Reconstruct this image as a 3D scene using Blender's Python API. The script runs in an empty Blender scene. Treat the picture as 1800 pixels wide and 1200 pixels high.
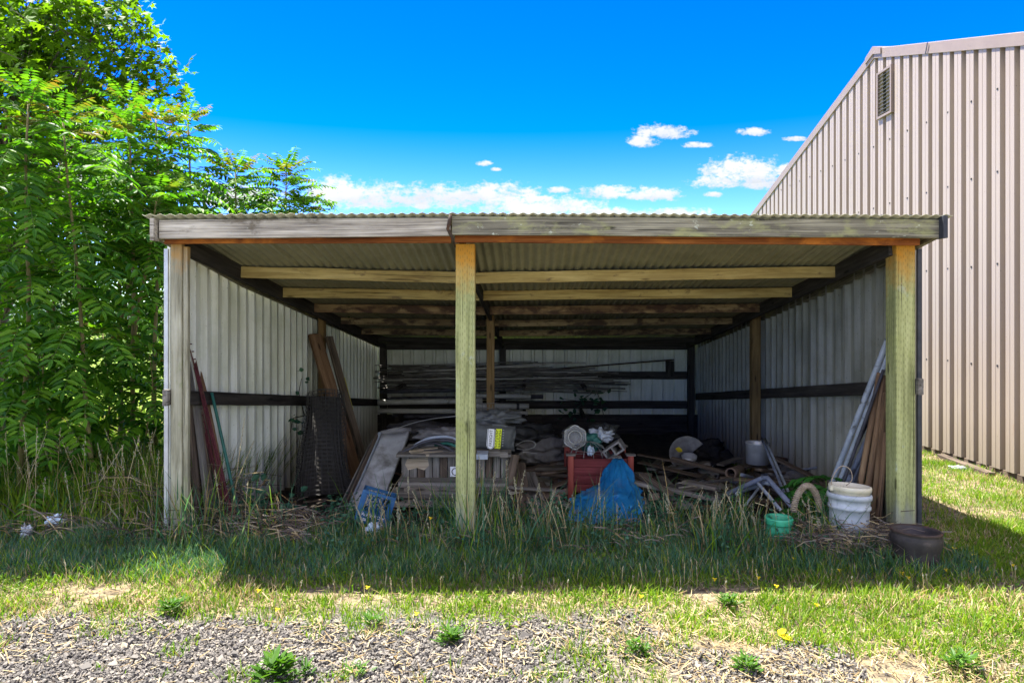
import bpy, math, random
import numpy as np
from mathutils import Vector, Matrix, Euler, noise as mnoise
random.seed(7)
RNG = np.random.default_rng(11)
SC = bpy.context.scene
COL = SC.collection
F = 1200.0; EYE = 1.6; HZ = 557.0; CX = 900.0
def P(px, py, Y): return Vector(((px-CX)/F*Y, Y, EYE+(HZ-py)/F*Y))
def PX(px, Y): return (px-CX)/F*Y
V3 = Vector
SK = .032
def S(u, v, z): return Vector((u+SK*v, 4.95+v, z))          # shed frame: u across, v into the shed

# ------------------------------------------------------------------ scene properties
def tag(o, label=None, cat=None, group=None, kind=None):
    if label: o['label'] = label
    if cat: o['category'] = cat
    if group: o['group'] = group
    if kind: o['kind'] = kind
    return o
def thing(name, label, cat, loc=(0, 0, 0), rot=(0, 0, 0), group=None):
    o = bpy.data.objects.new(name, None); COL.objects.link(o)
    o.empty_display_size = .1
    o.location = loc; o.rotation_euler = rot
    return tag(o, label, cat, group)
def link(name, me, parent=None, loc=None, mat=None):
    o = bpy.data.objects.new(name, me); COL.objects.link(o)
    if parent is not None: o.parent = parent
    if loc is not None: o.location = loc
    return o
def mk(name, V, Fc, mat, parent=None, world=True, smooth=False, origin=None):
    """one mesh object; vertices in world space (world=True) or in the parent's space"""
    V = np.array([tuple(v) for v in V], dtype=float).reshape(-1, 3)
    loc = None
    if parent is not None:
        if world: V = V - np.array(parent.location)
        c = (V.min(0)+V.max(0))/2; V = V-c; loc = c
    else:
        if origin is None:
            c = (V.min(0)+V.max(0))/2; c[2] = V[:, 2].min()
        else: c = np.array(origin)
        V = V-c; loc = c
    me = bpy.data.meshes.new(name); me.from_pydata([tuple(v) for v in V], [], Fc)
    for m in (mat if isinstance(mat, (list, tuple)) else [mat]): me.materials.append(m)
    if smooth: me.polygons.foreach_set('use_smooth', [True]*len(me.polygons))
    me.update()
    return link(name, me, parent, loc)
def fast(name, V, sizes, idx, mats, matidx=None, parent=None, smooth=False, origin=(0, 0, 0)):
    V = np.asarray(V, dtype=np.float32)-np.array(origin, dtype=np.float32)
    me = bpy.data.meshes.new(name)
    me.vertices.add(len(V)); me.vertices.foreach_set('co', V.ravel())
    sizes = np.asarray(sizes, dtype=np.int32); idx = np.asarray(idx, dtype=np.int32)
    me.loops.add(len(idx)); me.loops.foreach_set('vertex_index', idx)
    me.polygons.add(len(sizes)); st = np.concatenate([[0], np.cumsum(sizes)[:-1]]).astype(np.int32)
    me.polygons.foreach_set('loop_start', st)
    try: me.polygons.foreach_set('loop_total', sizes)
    except Exception: pass
    for m in mats: me.materials.append(m)
    if matidx is not None: me.polygons.foreach_set('material_index', np.asarray(matidx, dtype=np.int32))
    me.polygons.foreach_set('use_smooth', np.full(len(sizes), bool(smooth)))
    me.update(calc_edges=True)
    loc = V3(origin)
    if parent is not None: loc = loc-parent.location
    return link(name, me, parent, loc)

def nest(part, *subs):
    for c in subs: c.parent = part; c.location = c.location-part.location
# ------------------------------------------------------------------ shapes
class MB:
    def __init__(s): s.V = []; s.F = []
    def add(s, V, Fc):
        n = len(s.V); s.V += [tuple(v) for v in V]; s.F += [tuple(i+n for i in f) for f in Fc]; return s
    def build(s, name, mat, parent=None, **k): return mk(name, s.V, s.F, mat, parent, **k)
def frame_for(d, roll=0):
    X = d.normalized()
    up = V3((0, 0, 1)) if abs(X.z) < .95 else V3((0, 1, 0))
    Z = (up-X*up.dot(X)).normalized(); Y = Z.cross(X)
    M = Matrix((X, Y, Z)).transposed()
    return M @ Matrix.Rotation(roll, 3, 'X') if roll else M
def sect(w, h, b):
    w, h = w/2, h/2
    return [(-w+b, -h), (w-b, -h), (w, -h+b), (w, h-b), (w-b, h), (-w+b, h), (-w, h-b), (-w, -h+b)]
def beam_geo(L, w, h, bev=.004, wob=0, seg=.3, taper=1):
    n = max(1, int(L/seg)) if wob else 1
    V, Fc = [], []
    for i in range(n+1):
        x = L*i/n; dy = random.uniform(-wob, wob); dz = random.uniform(-wob, wob); k = 1+(taper-1)*i/n
        for a, b in sect(w*k, h*k, bev): V.append((x, a+dy, b+dz))
    for i in range(n):
        for j in range(8):
            a = i*8+j; b = i*8+(j+1) % 8; Fc.append((a, b, b+8, a+8))
    Fc.append(tuple(reversed(range(8)))); Fc.append(tuple(n*8+j for j in range(8)))
    return V, Fc
def beam(name, p0, p1, w, h, mat, parent=None, world=True, roll=0, bev=.004, wob=0, taper=1):
    """a board with its grain along local X: w across (level), h upright"""
    p0, p1 = V3(p0), V3(p1); d = p1-p0
    V, Fc = beam_geo(d.length, w, h, bev, wob, taper=taper)
    me = bpy.data.meshes.new(name); me.from_pydata(V, [], Fc); me.materials.append(mat); me.update()
    o = link(name, me, parent)
    M = frame_for(d, roll).to_4x4()
    M.translation = p0-(parent.location if (parent is not None and world) else V3((0, 0, 0)))
    o.matrix_local = M
    return o
def box(c, s, M=None):
    V = []
    for x in (-.5, .5):
        for y in (-.5, .5):
            for z in (-.5, .5):
                v = V3((x*s[0], y*s[1], z*s[2]))
                if M is not None: v = M @ v
                V.append(v+V3(c))
    return V, [(0, 1, 3, 2), (4, 6, 7, 5), (0, 4, 5, 1), (2, 3, 7, 6), (0, 2, 6, 4), (1, 5, 7, 3)]
def tube_geo(pts, r, sides=8, hollow=0, cap=True):
    pts = [V3(p) for p in pts]; n = len(pts)
    rr = list(r) if isinstance(r, (list, tuple)) else [r]*n
    T = [(pts[min(i+1, n-1)]-pts[max(i-1, 0)]).normalized() for i in range(n)]
    M = frame_for(T[0]); N = M.col[1].copy()
    def ring(k, rad, N):
        B = T[k].cross(N)
        return [pts[k]+(N*math.cos(2*math.pi*j/sides)+B*math.sin(2*math.pi*j/sides))*rad for j in range(sides)]
    V, Fc, Ns = [], [], []
    for k in range(n):
        N = (N-T[k]*N.dot(T[k])).normalized(); Ns.append(N.copy()); V += ring(k, rr[k], N)
    for k in range(n-1):
        for j in range(sides):
            a = k*sides+j; b = k*sides+(j+1) % sides; Fc.append((a, b, b+sides, a+sides))
    if hollow:
        o = len(V)
        for k in range(n): V += ring(k, rr[k]-hollow, Ns[k])
        for k in range(n-1):
            for j in range(sides):
                a = o+k*sides+j; b = o+k*sides+(j+1) % sides; Fc.append((a, a+sides, b+sides, b))
        for k, fl in ((0, 1), (n-1, 0)):
            for j in range(sides):
                a = k*sides+j; b = k*sides+(j+1) % sides
                q = (a, a+o, b+o, b); Fc.append(q if fl else tuple(reversed(q)))
    elif cap:
        Fc.append(tuple(reversed(range(sides)))); Fc.append(tuple((n-1)*sides+j for j in range(sides)))
    return V, Fc
def tube(name, pts, r, mat, parent=None, sides=10, hollow=0, world=True, smooth=True):
    V, Fc = tube_geo(pts, r, sides, hollow)
    o = mk(name, V, Fc, mat, parent, world=world, smooth=smooth)
    return o
def pole(name, p0, p1, r, mat, parent=None, sides=12, hollow=0, seg=6, wob=0, taper=1, world=True):
    """straight round pole with local X along it"""
    p0, p1 = V3(p0), V3(p1); d = p1-p0; L = d.length
    pts = [V3((L*i/seg, random.uniform(-wob, wob), random.uniform(-wob, wob))) for i in range(seg+1)]
    V, Fc = tube_geo(pts, [r*(1+(taper-1)*i/seg) for i in range(seg+1)], sides, hollow)
    me = bpy.data.meshes.new(name); me.from_pydata([tuple(v) for v in V], [], Fc); me.materials.append(mat)
    me.polygons.foreach_set('use_smooth', [len(p.vertices) == 4 for p in me.polygons]); me.update()
    o = link(name, me, parent)
    M = frame_for(d).to_4x4(); M.translation = p0-(parent.location if (parent is not None and world) else V3((0, 0, 0)))
    o.matrix_local = M
    return o
def lathe_geo(prof, segs=32, fn=None):
    V, Fc = [], []
    n = len(prof)
    for i, (r, z) in enumerate(prof):
        for j in range(segs):
            a = 2*math.pi*j/segs; k = fn(i, a) if fn else 1
            V.append((r*k*math.cos(a), r*k*math.sin(a), z))
    for i in range(n-1):
        for j in range(segs):
            a = i*segs+j; b = i*segs+(j+1) % segs; Fc.append((a, b, b+segs, a+segs))
    return V, Fc
def lathe(name, prof, mat, parent=None, segs=32, fn=None, world=False, M=None, loc=None):
    V, Fc = lathe_geo(prof, segs, fn)
    if M is not None: V = [M @ V3(v) for v in V]
    if loc is not None: V = [V3(v)+V3(loc) for v in V]
    return mk(name, V, Fc, mat, parent, world=world, smooth=True)
def blob_geo(c, r, seed=0, sub=3, rough=.25, fr=1.6):
    import bmesh
    bm = bmesh.new(); bmesh.ops.create_icosphere(bm, subdivisions=sub, radius=1)
    V = []
    for v in bm.verts:
        k = 1+rough*mnoise.noise(v.co*fr+V3((seed*3.1, seed*1.7, seed)))+rough*.5*mnoise.noise(v.co*fr*2.7+V3((seed, seed*2.2, 4)))
        V.append(V3((v.co.x*r[0], v.co.y*r[1], v.co.z*r[2]))*k+V3(c))
    Fc = [tuple(v.index for v in f.verts) for f in bm.faces]; bm.free()
    return V, Fc
def text_geo(s, size, M):
    cu = bpy.data.curves.new('lettering', 'FONT'); cu.body = s; cu.size = size; cu.align_x = 'CENTER'; cu.align_y = 'CENTER'; cu.extrude = .0006
    o = bpy.data.objects.new('lettering', cu); COL.objects.link(o)
    dg = bpy.context.evaluated_depsgraph_get(); me = bpy.data.meshes.new_from_object(o.evaluated_get(dg))
    V = [M @ v.co for v in me.vertices]; Fc = [tuple(p.vertices) for p in me.polygons]
    bpy.data.objects.remove(o); bpy.data.curves.remove(cu); bpy.data.meshes.remove(me)
    return V, Fc

# ------------------------------------------------------------------ materials
class NT:
    def __init__(s, name):
        s.m = bpy.data.materials.new(name); s.m.use_nodes = True; s.t = s.m.node_tree; s.n = s.t.nodes
        s.b = s.n['Principled BSDF']; s.out = s.n['Material Output']
    def new(s, typ, **k):
        n = s.n.new(typ)
        for a, b in k.items(): setattr(n, a, b)
        return n
    def ln(s, a, b): s.t.links.new(a, b)
    def coord(s, rnd=True, scale=(1, 1, 1)):
        tc = s.new('ShaderNodeTexCoord'); src = tc.outputs['Object']
        if rnd:
            oi = s.new('ShaderNodeObjectInfo'); m = s.new('ShaderNodeMath', operation='MULTIPLY'); m.inputs[1].default_value = 37.0
            s.ln(oi.outputs['Random'], m.inputs[0]); a = s.new('ShaderNodeVectorMath', operation='ADD')
            s.ln(src, a.inputs[0]); s.ln(m.outputs[0], a.inputs[1]); src = a.outputs[0]
        return s.scaled(src, scale)
    def scaled(s, src, scale):
        v = s.new('ShaderNodeVectorMath', operation='MULTIPLY'); v.inputs[1].default_value = scale; s.ln(src, v.inputs[0]); return v.outputs[0]
    def noise(s, src, scale, detail=5, rough=.6, dist=0):
        n = s.new('ShaderNodeTexNoise'); n.inputs['Scale'].default_value = scale; n.inputs['Detail'].default_value = detail
        n.inputs['Roughness'].default_value = rough; n.inputs['Distortion'].default_value = dist
        if src is not None: s.ln(src, n.inputs['Vector'])
        return n.outputs['Fac']
    def ramp(s, fac, stops, interp='LINEAR'):
        r = s.new('ShaderNodeValToRGB'); e = r.color_ramp.elements; r.color_ramp.interpolation = interp
        while len(e) < len(stops): e.new(.5)
        for i, (p, c) in enumerate(stops): e[i].position = p; e[i].color = (*c, 1) if len(c) == 3 else c
        s.ln(fac, r.inputs[0]); return r.outputs[0]
    def mix(s, f, a, b, mode='MIX'):
        m = s.new('ShaderNodeMix', data_type='RGBA', blend_type=mode)
        for sock, v in ((m.inputs[0], f), (m.inputs[6], a), (m.inputs[7], b)):
            if hasattr(v, 'is_linked'): s.ln(v, sock)
            elif isinstance(v, (int, float)): sock.default_value = v
            else: sock.default_value = (*v, 1)
        return m.outputs[2]
    def math(s, op, a, b=None, c=None):
        m = s.new('ShaderNodeMath', operation=op)
        for i, v in enumerate((a, b, c)):
            if v is None: continue
            if hasattr(v, 'is_linked'): s.ln(v, m.inputs[i])
            else: m.inputs[i].default_value = v
        return m.outputs[0]
    def bump(s, h, strength=.3, dist=.01):
        b = s.new('ShaderNodeBump'); b.inputs['Strength'].default_value = strength; b.inputs['Distance'].default_value = dist
        s.ln(h, b.inputs['Height']); s.ln(b.outputs[0], s.b.inputs['Normal'])
    def col(s, c):
        if hasattr(c, 'is_linked'): s.ln(c, s.b.inputs['Base Color'])
        else: s.b.inputs['Base Color'].default_value = (*c, 1)
    def rough(s, r, metal=0, spec=.3):
        s.b.inputs['Roughness'].default_value = r; s.b.inputs['Metallic'].default_value = metal
        s.b.inputs['Specular IOR Level'].default_value = spec

def wood(name, dark, mid, light, stain=None, stain_lo=.55, stain_hi=.65, stain_scale=5, grain=26, rough=.9, bump=.5, endstain=None, dots=False, foot=0, stain2=None, s2=(.6, .7, 9)):
    t = NT(name); c = t.coord(True)
    g = t.noise(t.scaled(c, (1.6, grain, grain)), 1.0, 6, .65, .5)
    col = t.ramp(g, [(.28, dark), (.5, mid), (.72, light)])
    blot = t.noise(t.scaled(c, (1, 2.5, 2.5)), 2.2, 4, .6)
    col = t.mix(t.ramp(blot, [(.35, (.45,)*3), (.65, (0,)*3)]), col, dark)
    # knots and cracks that run with the grain
    cr = t.noise(t.scaled(c, (.9, 70, 70)), 1.0, 3, .5, .3)
    col = t.mix(t.ramp(cr, [(.32, (.8,)*3), (.38, (0,)*3)]), col, [x*.25 for x in dark])
    kn = t.new('ShaderNodeTexVoronoi'); kn.inputs['Scale'].default_value = 1.0; t.ln(t.scaled(c, (2.2, 9, 9)), kn.inputs['Vector'])
    col = t.mix(t.ramp(kn.outputs['Distance'], [(.07, (.85,)*3), (.13, (0,)*3)]), col, [x*.4 for x in dark])
    if stain is not None:
        sn = t.noise(t.scaled(c, (1, 2, 2)), stain_scale, 6, .65, .3)
        col = t.mix(t.ramp(sn, [(stain_lo, (0,)*3), (stain_hi, (.9,)*3)]), col, stain)
    if stain2 is not None:
        sn = t.noise(t.scaled(c, (1, 1.5, 1.5)), s2[2], 5, .7, .2)
        col = t.mix(t.ramp(sn, [(s2[0], (0,)*3), (s2[1], (.85,)*3)]), col, stain2)
    if endstain is not None:   # iron stain near one end (x0..x1 along the board)
        x0, x1, ec = endstain
        sp = t.new('ShaderNodeSeparateXYZ'); tc = t.new('ShaderNodeTexCoord'); t.ln(tc.outputs['Object'], sp.inputs[0])
        wob = t.math('MULTIPLY_ADD', t.noise(c, 14, 4), .35, sp.outputs[0])
        mr = t.new('ShaderNodeMapRange'); t.ln(wob, mr.inputs[0]); mr.inputs[1].default_value = x0; mr.inputs[2].default_value = x1
        col = t.mix(mr.outputs[0], col, ec)
    if dots:                   # incised slots of pressure-treated timber
        tc = t.new('ShaderNodeTexCoord')
        br = t.new('ShaderNodeTexBrick'); t.ln(t.scaled(tc.outputs['Object'], (1, 1, 1)), br.inputs['Vector'])
        sp = t.new('ShaderNodeSeparateXYZ'); t.ln(tc.outputs['Object'], sp.inputs[0])
        yz = t.math('ADD', sp.outputs[1], sp.outputs[2])
        row = t.math('FLOOR', t.math('MULTIPLY', yz, 1/.016))
        xx = t.math('FRACT', t.math('ADD', t.math('MULTIPLY', sp.outputs[0], 1/.05), t.math('MULTIPLY', t.math('SINE', t.math('MULTIPLY', row, 12.9898)), 437.5)))
        yy = t.math('FRACT', t.math('MULTIPLY', yz, 1/.016))
        d = t.math('MULTIPLY', t.math('LESS_THAN', xx, .4), t.math('LESS_THAN', t.math('ABSOLUTE', t.math('SUBTRACT', yy, .5)), .2))
        col = t.mix(t.math('MULTIPLY', d, t.math('MULTIPLY', t.noise(c, 30, 3), .55)), col, [x*.5 for x in dark])
    if foot:                   # weather-bleached, splashed foot
        gp = t.new('ShaderNodeNewGeometry'); hz = t.new('ShaderNodeSeparateXYZ'); t.ln(gp.outputs['Position'], hz.inputs[0])
        m = t.new('ShaderNodeMapRange'); t.ln(t.math('ADD', hz.outputs[2], t.math('MULTIPLY', t.math('SUBTRACT', t.noise(t.scaled(c, (1.5, 30, 30)), 1, 5), .5), .5)), m.inputs[0]); m.inputs[1].default_value = foot; m.inputs[2].default_value = foot-.15
        col = t.mix(t.math('MULTIPLY', m.outputs[0], .8), col, (.25, .26, .21))
    t.col(col); t.rough(rough, 0, .2)
    t.bump(t.math('ADD', g, t.math('MULTIPLY', cr, .5)), bump, .004)
    return t.m
def plain(name, c1, c2, scale=8, rough=.7, metal=0, bump=.15, spec=.3, c3=None, lo=.58, hi=.66, s3=20, stretch=(1, 1, 1), bd=.004, rnd=True):
    t = NT(name); c = t.coord(rnd); cc = t.scaled(c, stretch)
    n = t.noise(cc, scale, 6, .62, .2)
    col = t.ramp(n, [(.3, c1), (.7, c2)])
    if c3 is not None:
        n3 = t.noise(cc, s3, 5, .6, .3); col = t.mix(t.ramp(n3, [(lo, (0,)*3), (hi, (.9,)*3)]), col, c3)
    t.col(col); t.rough(rough, metal, spec)
    if bump: t.bump(t.noise(cc, scale*4, 4), bump, bd)
    return t.m
def leafmat(name, cols, trans=.45, tcol=None, spec=.25, rough=.5):
    """thin leaf: diffuse + translucent, its colour varies from leaf to leaf"""
    t = NT(name); ge = t.new('ShaderNodeNewGeometry')
    k = len(cols)
    col = t.ramp(ge.outputs['Random Per Island'], [(i/(k-1), c) for i, c in enumerate(cols)])
    nb = t.noise(t.coord(False), 1.7, 2)
    col = t.mix(t.ramp(nb, [(.4, (0,)*3), (.65, (.35,)*3)]), col, [x*.55 for x in cols[0]])
    t.col(col); t.rough(rough, 0, spec)
    tr = t.new('ShaderNodeBsdfTranslucent')
    tc = t.mix(1.0, col, tcol or (1.25, 1.3, .55), 'MULTIPLY'); t.ln(tc, tr.inputs[0])
    mx = t.new('ShaderNodeMixShader'); mx.inputs[0].default_value = trans
    t.ln(t.b.outputs[0], mx.inputs[1]); t.ln(tr.outputs[0], mx.inputs[2]); t.ln(mx.outputs[0], t.out.inputs[0])
    return t.m
def sheetmat(name, base, dirt, metal=0, rough=.5, streak=.5, spec=.4, scale=3.0, dirt2=None, mud=0, rust=0):
    """painted or galvanised sheet metal with dirt that has run down it"""
    t = NT(name); c = t.coord(True)
    n1 = t.noise(t.scaled(c, (9, 9, .7)), 1.0, 6, .65, .2); n2 = t.noise(c, scale, 5, .6)
    f = t.math('MULTIPLY', t.ramp(n1, [(.4, (0,)*3), (.75, (1,)*3)]), streak)
    col = t.mix(f, base, dirt)
    col = t.mix(t.ramp(n2, [(.45, (0,)*3), (.75, (.5,)*3)]), col, dirt2 or dirt)
    hz = t.new('ShaderNodeSeparateXYZ'); ge = t.new('ShaderNodeNewGeometry'); t.ln(ge.outputs['Position'], hz.inputs[0])
    mudh = t.new('ShaderNodeMapRange'); t.ln(t.math('ADD', hz.outputs[2], t.math('MULTIPLY', t.math('SUBTRACT', n1, .5), mud*1.6)), mudh.inputs[0]); mudh.inputs[1].default_value = mud; mudh.inputs[2].default_value = -.25; mudh.inputs[3].default_value = 0; mudh.inputs[4].default_value = .8
    if mud: col = t.mix(mudh.outputs[0], col, (.17, .14, .10))
    rs = t.noise(t.scaled(c, (6, 6, 1.2)), 1.3, 6, .7, .4); col = t.mix(t.ramp(rs, [(.66, (0,)*3), (.78, (rust,)*3)]), col, (.20, .10, .04))
    sp = t.noise(c, 70, 2, .5); col = t.mix(t.ramp(sp, [(.7, (0,)*3), (.74, (.7,)*3)]), col, [x*.4 for x in dirt])
    t.col(col); t.rough(rough, metal, spec); t.bump(n2, .08, .01)
    return t.m
# ------------------------------------------------------------------ palette
M = {}
M['fascia_a'] = wood('weathered_fascia', (.07, .062, .05), (.46, .42, .33), (.74, .70, .58), stain=(.13, .11, .075), stain_lo=.56, stain_hi=.66, stain_scale=4, grain=85, bump=.9, stain2=(.42, .42, .36), s2=(.64, .7, 16))
M['fascia_b'] = wood('lichen_fascia', (.03, .028, .022), (.24, .225, .16), (.46, .44, .31), stain=(.31, .32, .14), stain_lo=.52, stain_hi=.68, stain_scale=4, grain=85, bump=.9, stain2=(.48, .52, .40), s2=(.63, .68, 13))
M['beam'] = wood('rust_stained_beam', (.11, .035, .014), (.30, .10, .03), (.46, .18, .05), stain=(.55, .20, .04), stain_lo=.5, stain_hi=.62, stain_scale=2.2)
M['post'] = wood('treated_post', (.13, .14, .055), (.36, .385, .16), (.52, .54, .26), grain=40, bump=.3, endstain=(2.10, 2.42, (.50, .24, .03)), dots=True, foot=.30, stain=(.29, .32, .10), stain_lo=.55, stain_hi=.7, stain_scale=2, stain2=(.36, .40, .30), s2=(.62, .72, 6))
M['post_old'] = wood('old_grey_post', (.11, .10, .06), (.36, .35, .25), (.52, .51, .40), grain=30, bump=.6, endstain=(2.24, 2.5, (.48, .25, .05)), foot=.2, stain=(.16, .21, .06), stain_lo=.56, stain_hi=.68, stain_scale=2.4)
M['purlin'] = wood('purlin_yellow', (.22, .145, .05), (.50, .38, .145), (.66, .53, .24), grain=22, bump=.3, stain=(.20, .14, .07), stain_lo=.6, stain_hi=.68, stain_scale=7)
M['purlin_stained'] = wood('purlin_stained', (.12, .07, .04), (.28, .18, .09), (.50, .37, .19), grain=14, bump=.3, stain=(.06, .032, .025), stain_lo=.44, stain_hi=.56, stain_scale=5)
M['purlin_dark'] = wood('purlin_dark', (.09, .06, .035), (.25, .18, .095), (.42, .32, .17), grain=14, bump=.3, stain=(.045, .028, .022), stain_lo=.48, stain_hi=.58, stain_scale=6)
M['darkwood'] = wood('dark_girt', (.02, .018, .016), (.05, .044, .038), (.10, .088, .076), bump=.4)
M['midpost'] = wood('inner_post', (.10, .06, .025), (.22, .14, .055), (.30, .20, .09), bump=.3)
M['greyboard'] = wood('grey_board', (.055, .05, .043), (.19, .175, .15), (.34, .32, .28), bump=.6)
M['brownboard'] = wood('brown_board', (.04, .03, .022), (.12, .09, .064), (.22, .17, .125), bump=.6)
M['plank'] = wood('old_plank', (.07, .037, .02), (.22, .125, .065), (.34, .22, .125), bump=.5)
M['redwood'] = wood('red_planter', (.09, .02, .02), (.22, .05, .052), (.30, .08, .08), grain=18, bump=.3)
M['redpost'] = wood('red_planter_post', (.17, .035, .025), (.31, .075, .055), (.40, .12, .09), grain=18, bump=.3)
M['polewood'] = wood('round_pole', (.08, .047, .027), (.23, .14, .077), (.34, .23, .125), grain=18, bump=.4)
M['chestwood'] = wood('chest_board', (.055, .047, .038), (.17, .15, .12), (.32, .28, .23), stain=(.42, .36, .20), stain_lo=.64, stain_hi=.68, stain_scale=2.6, bump=.6)
M['slatwood'] = wood('pale_slat', (.22, .17, .11), (.42, .35, .25), (.55, .48, .36), bump=.3)
M['log'] = plain('log_bark', (.045, .035, .028), (.15, .12, .095), 12, .95, bump=.7, stretch=(.6, 1, 1), c3=(.24, .21, .17), bd=.01)
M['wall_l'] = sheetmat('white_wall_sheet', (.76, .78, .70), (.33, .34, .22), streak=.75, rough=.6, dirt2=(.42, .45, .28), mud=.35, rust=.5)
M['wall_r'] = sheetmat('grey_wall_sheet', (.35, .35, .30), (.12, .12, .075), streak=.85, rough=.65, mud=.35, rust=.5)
M['wall_b'] = sheetmat('back_wall_sheet', (.68, .68, .60), (.34, .36, .24), streak=.5, rough=.6)
M['roof'] = sheetmat('galvanised_roof', (.36, .355, .24), (.17, .17, .095), metal=.1, rough=.55, streak=.4, dirt2=(.16, .17, .10))
M['roof_edge'] = plain('dark_metal_edge', (.03, .035, .045), (.07, .075, .085), 10, .6, .4)
M['barn'] = sheetmat('beige_barn_sheet', (.30, .25, .198), (.225, .178, .135), rough=.45, streak=.25, scale=.6, dirt2=(.255, .207, .155), mud=.6, rust=.35)
M['barn_trim'] = sheetmat('beige_trim', (.22, .172, .135), (.165, .125, .097), rough=.5, streak=.2)
M['vent'] = plain('dark_vent', (.012, .012, .012), (.03, .03, .03), 10, .7)
M['ventslat'] = plain('vent_slat', (.028, .027, .026), (.05, .048, .045), 10, .5)
M['pipe_pvc'] = plain('grey_pvc', (.24, .28, .32), (.42, .47, .52), 9, .45, 0, .05, .4, c3=(.10, .10, .10), s3=8)
M['pipe_white'] = plain('pale_pvc', (.34, .34, .30), (.52, .52, .47), 6, .55, 0, .05, .3, c3=(.16, .15, .12), s3=5)
M['pipe_dark'] = plain('dark_pipe', (.025, .025, .03), (.07, .07, .085), 9, .5)
M['pipe_violet'] = plain('slate_pipe', (.11, .13, .18), (.22, .25, .31), 9, .45, c3=(.05, .05, .06), s3=10)
M['pipe_green'] = plain('green_pipe', (.01, .075, .06), (.03, .14, .11), 9, .5)
M['tpost'] = plain('maroon_post', (.05, .012, .015), (.14, .035, .045), 14, .75, .1, .3, c3=(.09, .05, .03), s3=9)
M['steel'] = plain('galvanised_steel', (.42, .43, .43), (.62, .63, .62), 10, .32, .35, .05)
M['iron'] = plain('rusty_iron', (.035, .024, .017), (.085, .06, .045), 12, .8, .25, .4, c3=(.13, .06, .03), s3=7)
M['ironpot'] = plain('brown_pot', (.022, .019, .018), (.058, .050, .046), 9, .62, .1, .3, c3=(.12, .095, .08), s3=14, lo=.6, hi=.72)
M['rods'] = plain('thin_rod', (.06, .055, .05), (.22, .20, .175), 6, .7)
M['rods_pale'] = plain('pale_rod', (.38, .36, .32), (.58, .55, .5), 6, .7)
M['wire'] = plain('dull_wire', (.16, .16, .15), (.30, .30, .28), 10, .5, .6, 0)
M['net'] = plain('dark_netting', (.022, .02, .018), (.055, .05, .045), 30, .9)
M['netwire'] = plain('netting_wire', (.035, .034, .032), (.07, .068, .064), 30, .8)
M['blackplastic'] = plain('dark_plastic', (.02, .021, .021), (.055, .058, .056), 6, .5, 0, .25)
M['greybag'] = plain('grey_plastic_bag', (.055, .062, .062), (.12, .125, .12), 5, .5, 0, .4, bd=.01)
M['greytarp'] = plain('grey_tarp', (.08, .076, .072), (.23, .22, .21), 6, .75, 0, .6, bd=.012)
M['bluetarp'] = plain('blue_tarp', (.006, .12, .30), (.02, .23, .48), 5, .5, 0, .5, .35, c3=(.10, .16, .25), lo=.55, hi=.72, s3=4, bd=.012)
M['bluecrate'] = plain('blue_plastic', (.003, .06, .17), (.008, .10, .25), 6, .4, 0, .03, .4)
M['white'] = plain('white_plastic', (.30, .34, .37), (.47, .51, .54), 6, .5, c3=(.12, .11, .09), lo=.55, hi=.72, s3=16)
M['cream'] = plain('cream_plastic', (.55, .50, .36), (.68, .64, .5), 6, .5, c3=(.22, .17, .1), lo=.63, hi=.72, s3=15)
M['whiteprint'] = plain('white_print', (.7, .72, .74), (.8, .8, .8), 6, .6, bump=0)
M['yellowprint'] = plain('yellow_print', (.62, .72, .02), (.72, .80, .05), 6, .6, bump=0)
M['blackprint'] = plain('black_print', (.012, .012, .012), (.02, .02, .02), 6, .6, bump=0)
M['greyprint'] = plain('grey_print', (.22, .22, .22), (.28, .28, .28), 6, .6, bump=0)
M['greenpot'] = plain('green_glaze', (.015, .23, .11), (.05, .40, .22), 8, .4, 0, .1, .5, c3=(.01, .10, .05), s3=10)
M['rattan'] = plain('rattan', (.22, .17, .11), (.42, .35, .26), 30, .8, bump=.6)
M['concrete'] = plain('concrete', (.14, .135, .125), (.27, .26, .24), 14, .95, bump=.5)
M['clay'] = plain('clay', (.13, .09, .065), (.22, .16, .12), 10, .9)
M['doorpanel'] = plain('grey_panel', (.22, .225, .22), (.46, .47, .46), 3, .55, c3=(.12, .115, .1), lo=.52, hi=.7, s3=4)
M['rock'] = plain('pale_rock', (.20, .19, .16), (.36, .34, .29), 9, .95, bump=.7, bd=.015)
M['yellow'] = plain('yellow_plastic', (.42, .36, .02), (.55, .48, .04), 8, .5)
M['pliteblue'] = plain('pale_blue_litter', (.42, .55, .66), (.62, .72, .8), 20, .5, c3=(.2, .3, .42))
def clear_plastic():
    t = NT('cloudy_plastic'); t.col((.55, .55, .53)); t.rough(.25, 0, .5)
    tr = t.new('ShaderNodeBsdfTransparent'); mx = t.new('ShaderNodeMixShader'); mx.inputs[0].default_value = .35
    t.ln(tr.outputs[0], mx.inputs[1]); t.ln(t.b.outputs[0], mx.inputs[2]); t.ln(mx.outputs[0], t.out.inputs[0]); return t.m
M['clear'] = clear_plastic()
M['maple'] = leafmat('maple_leaf', [(.05, .115, .006), (.085, .18, .008), (.12, .24, .012), (.17, .30, .016)], .5, (1.3, 1.35, .3), .12, .55)
M['ail'] = leafmat('sumac_leaflet', [(.026, .095, .010), (.055, .165, .012), (.095, .235, .014), (.155, .30, .018)], .5, (1.25, 1.4, .35), .2, .45)
M['young'] = leafmat('young_leaflet', [(.10, .20, .012), (.14, .19, .02), (.21, .12, .02), (.12, .23, .02)], .45, (1.2, 1.2, .5))
M['bush'] = leafmat('bush_leaf', [(.04, .10, .010), (.08, .17, .014), (.13, .24, .02)], .5, (1.25, 1.35, .4))
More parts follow.
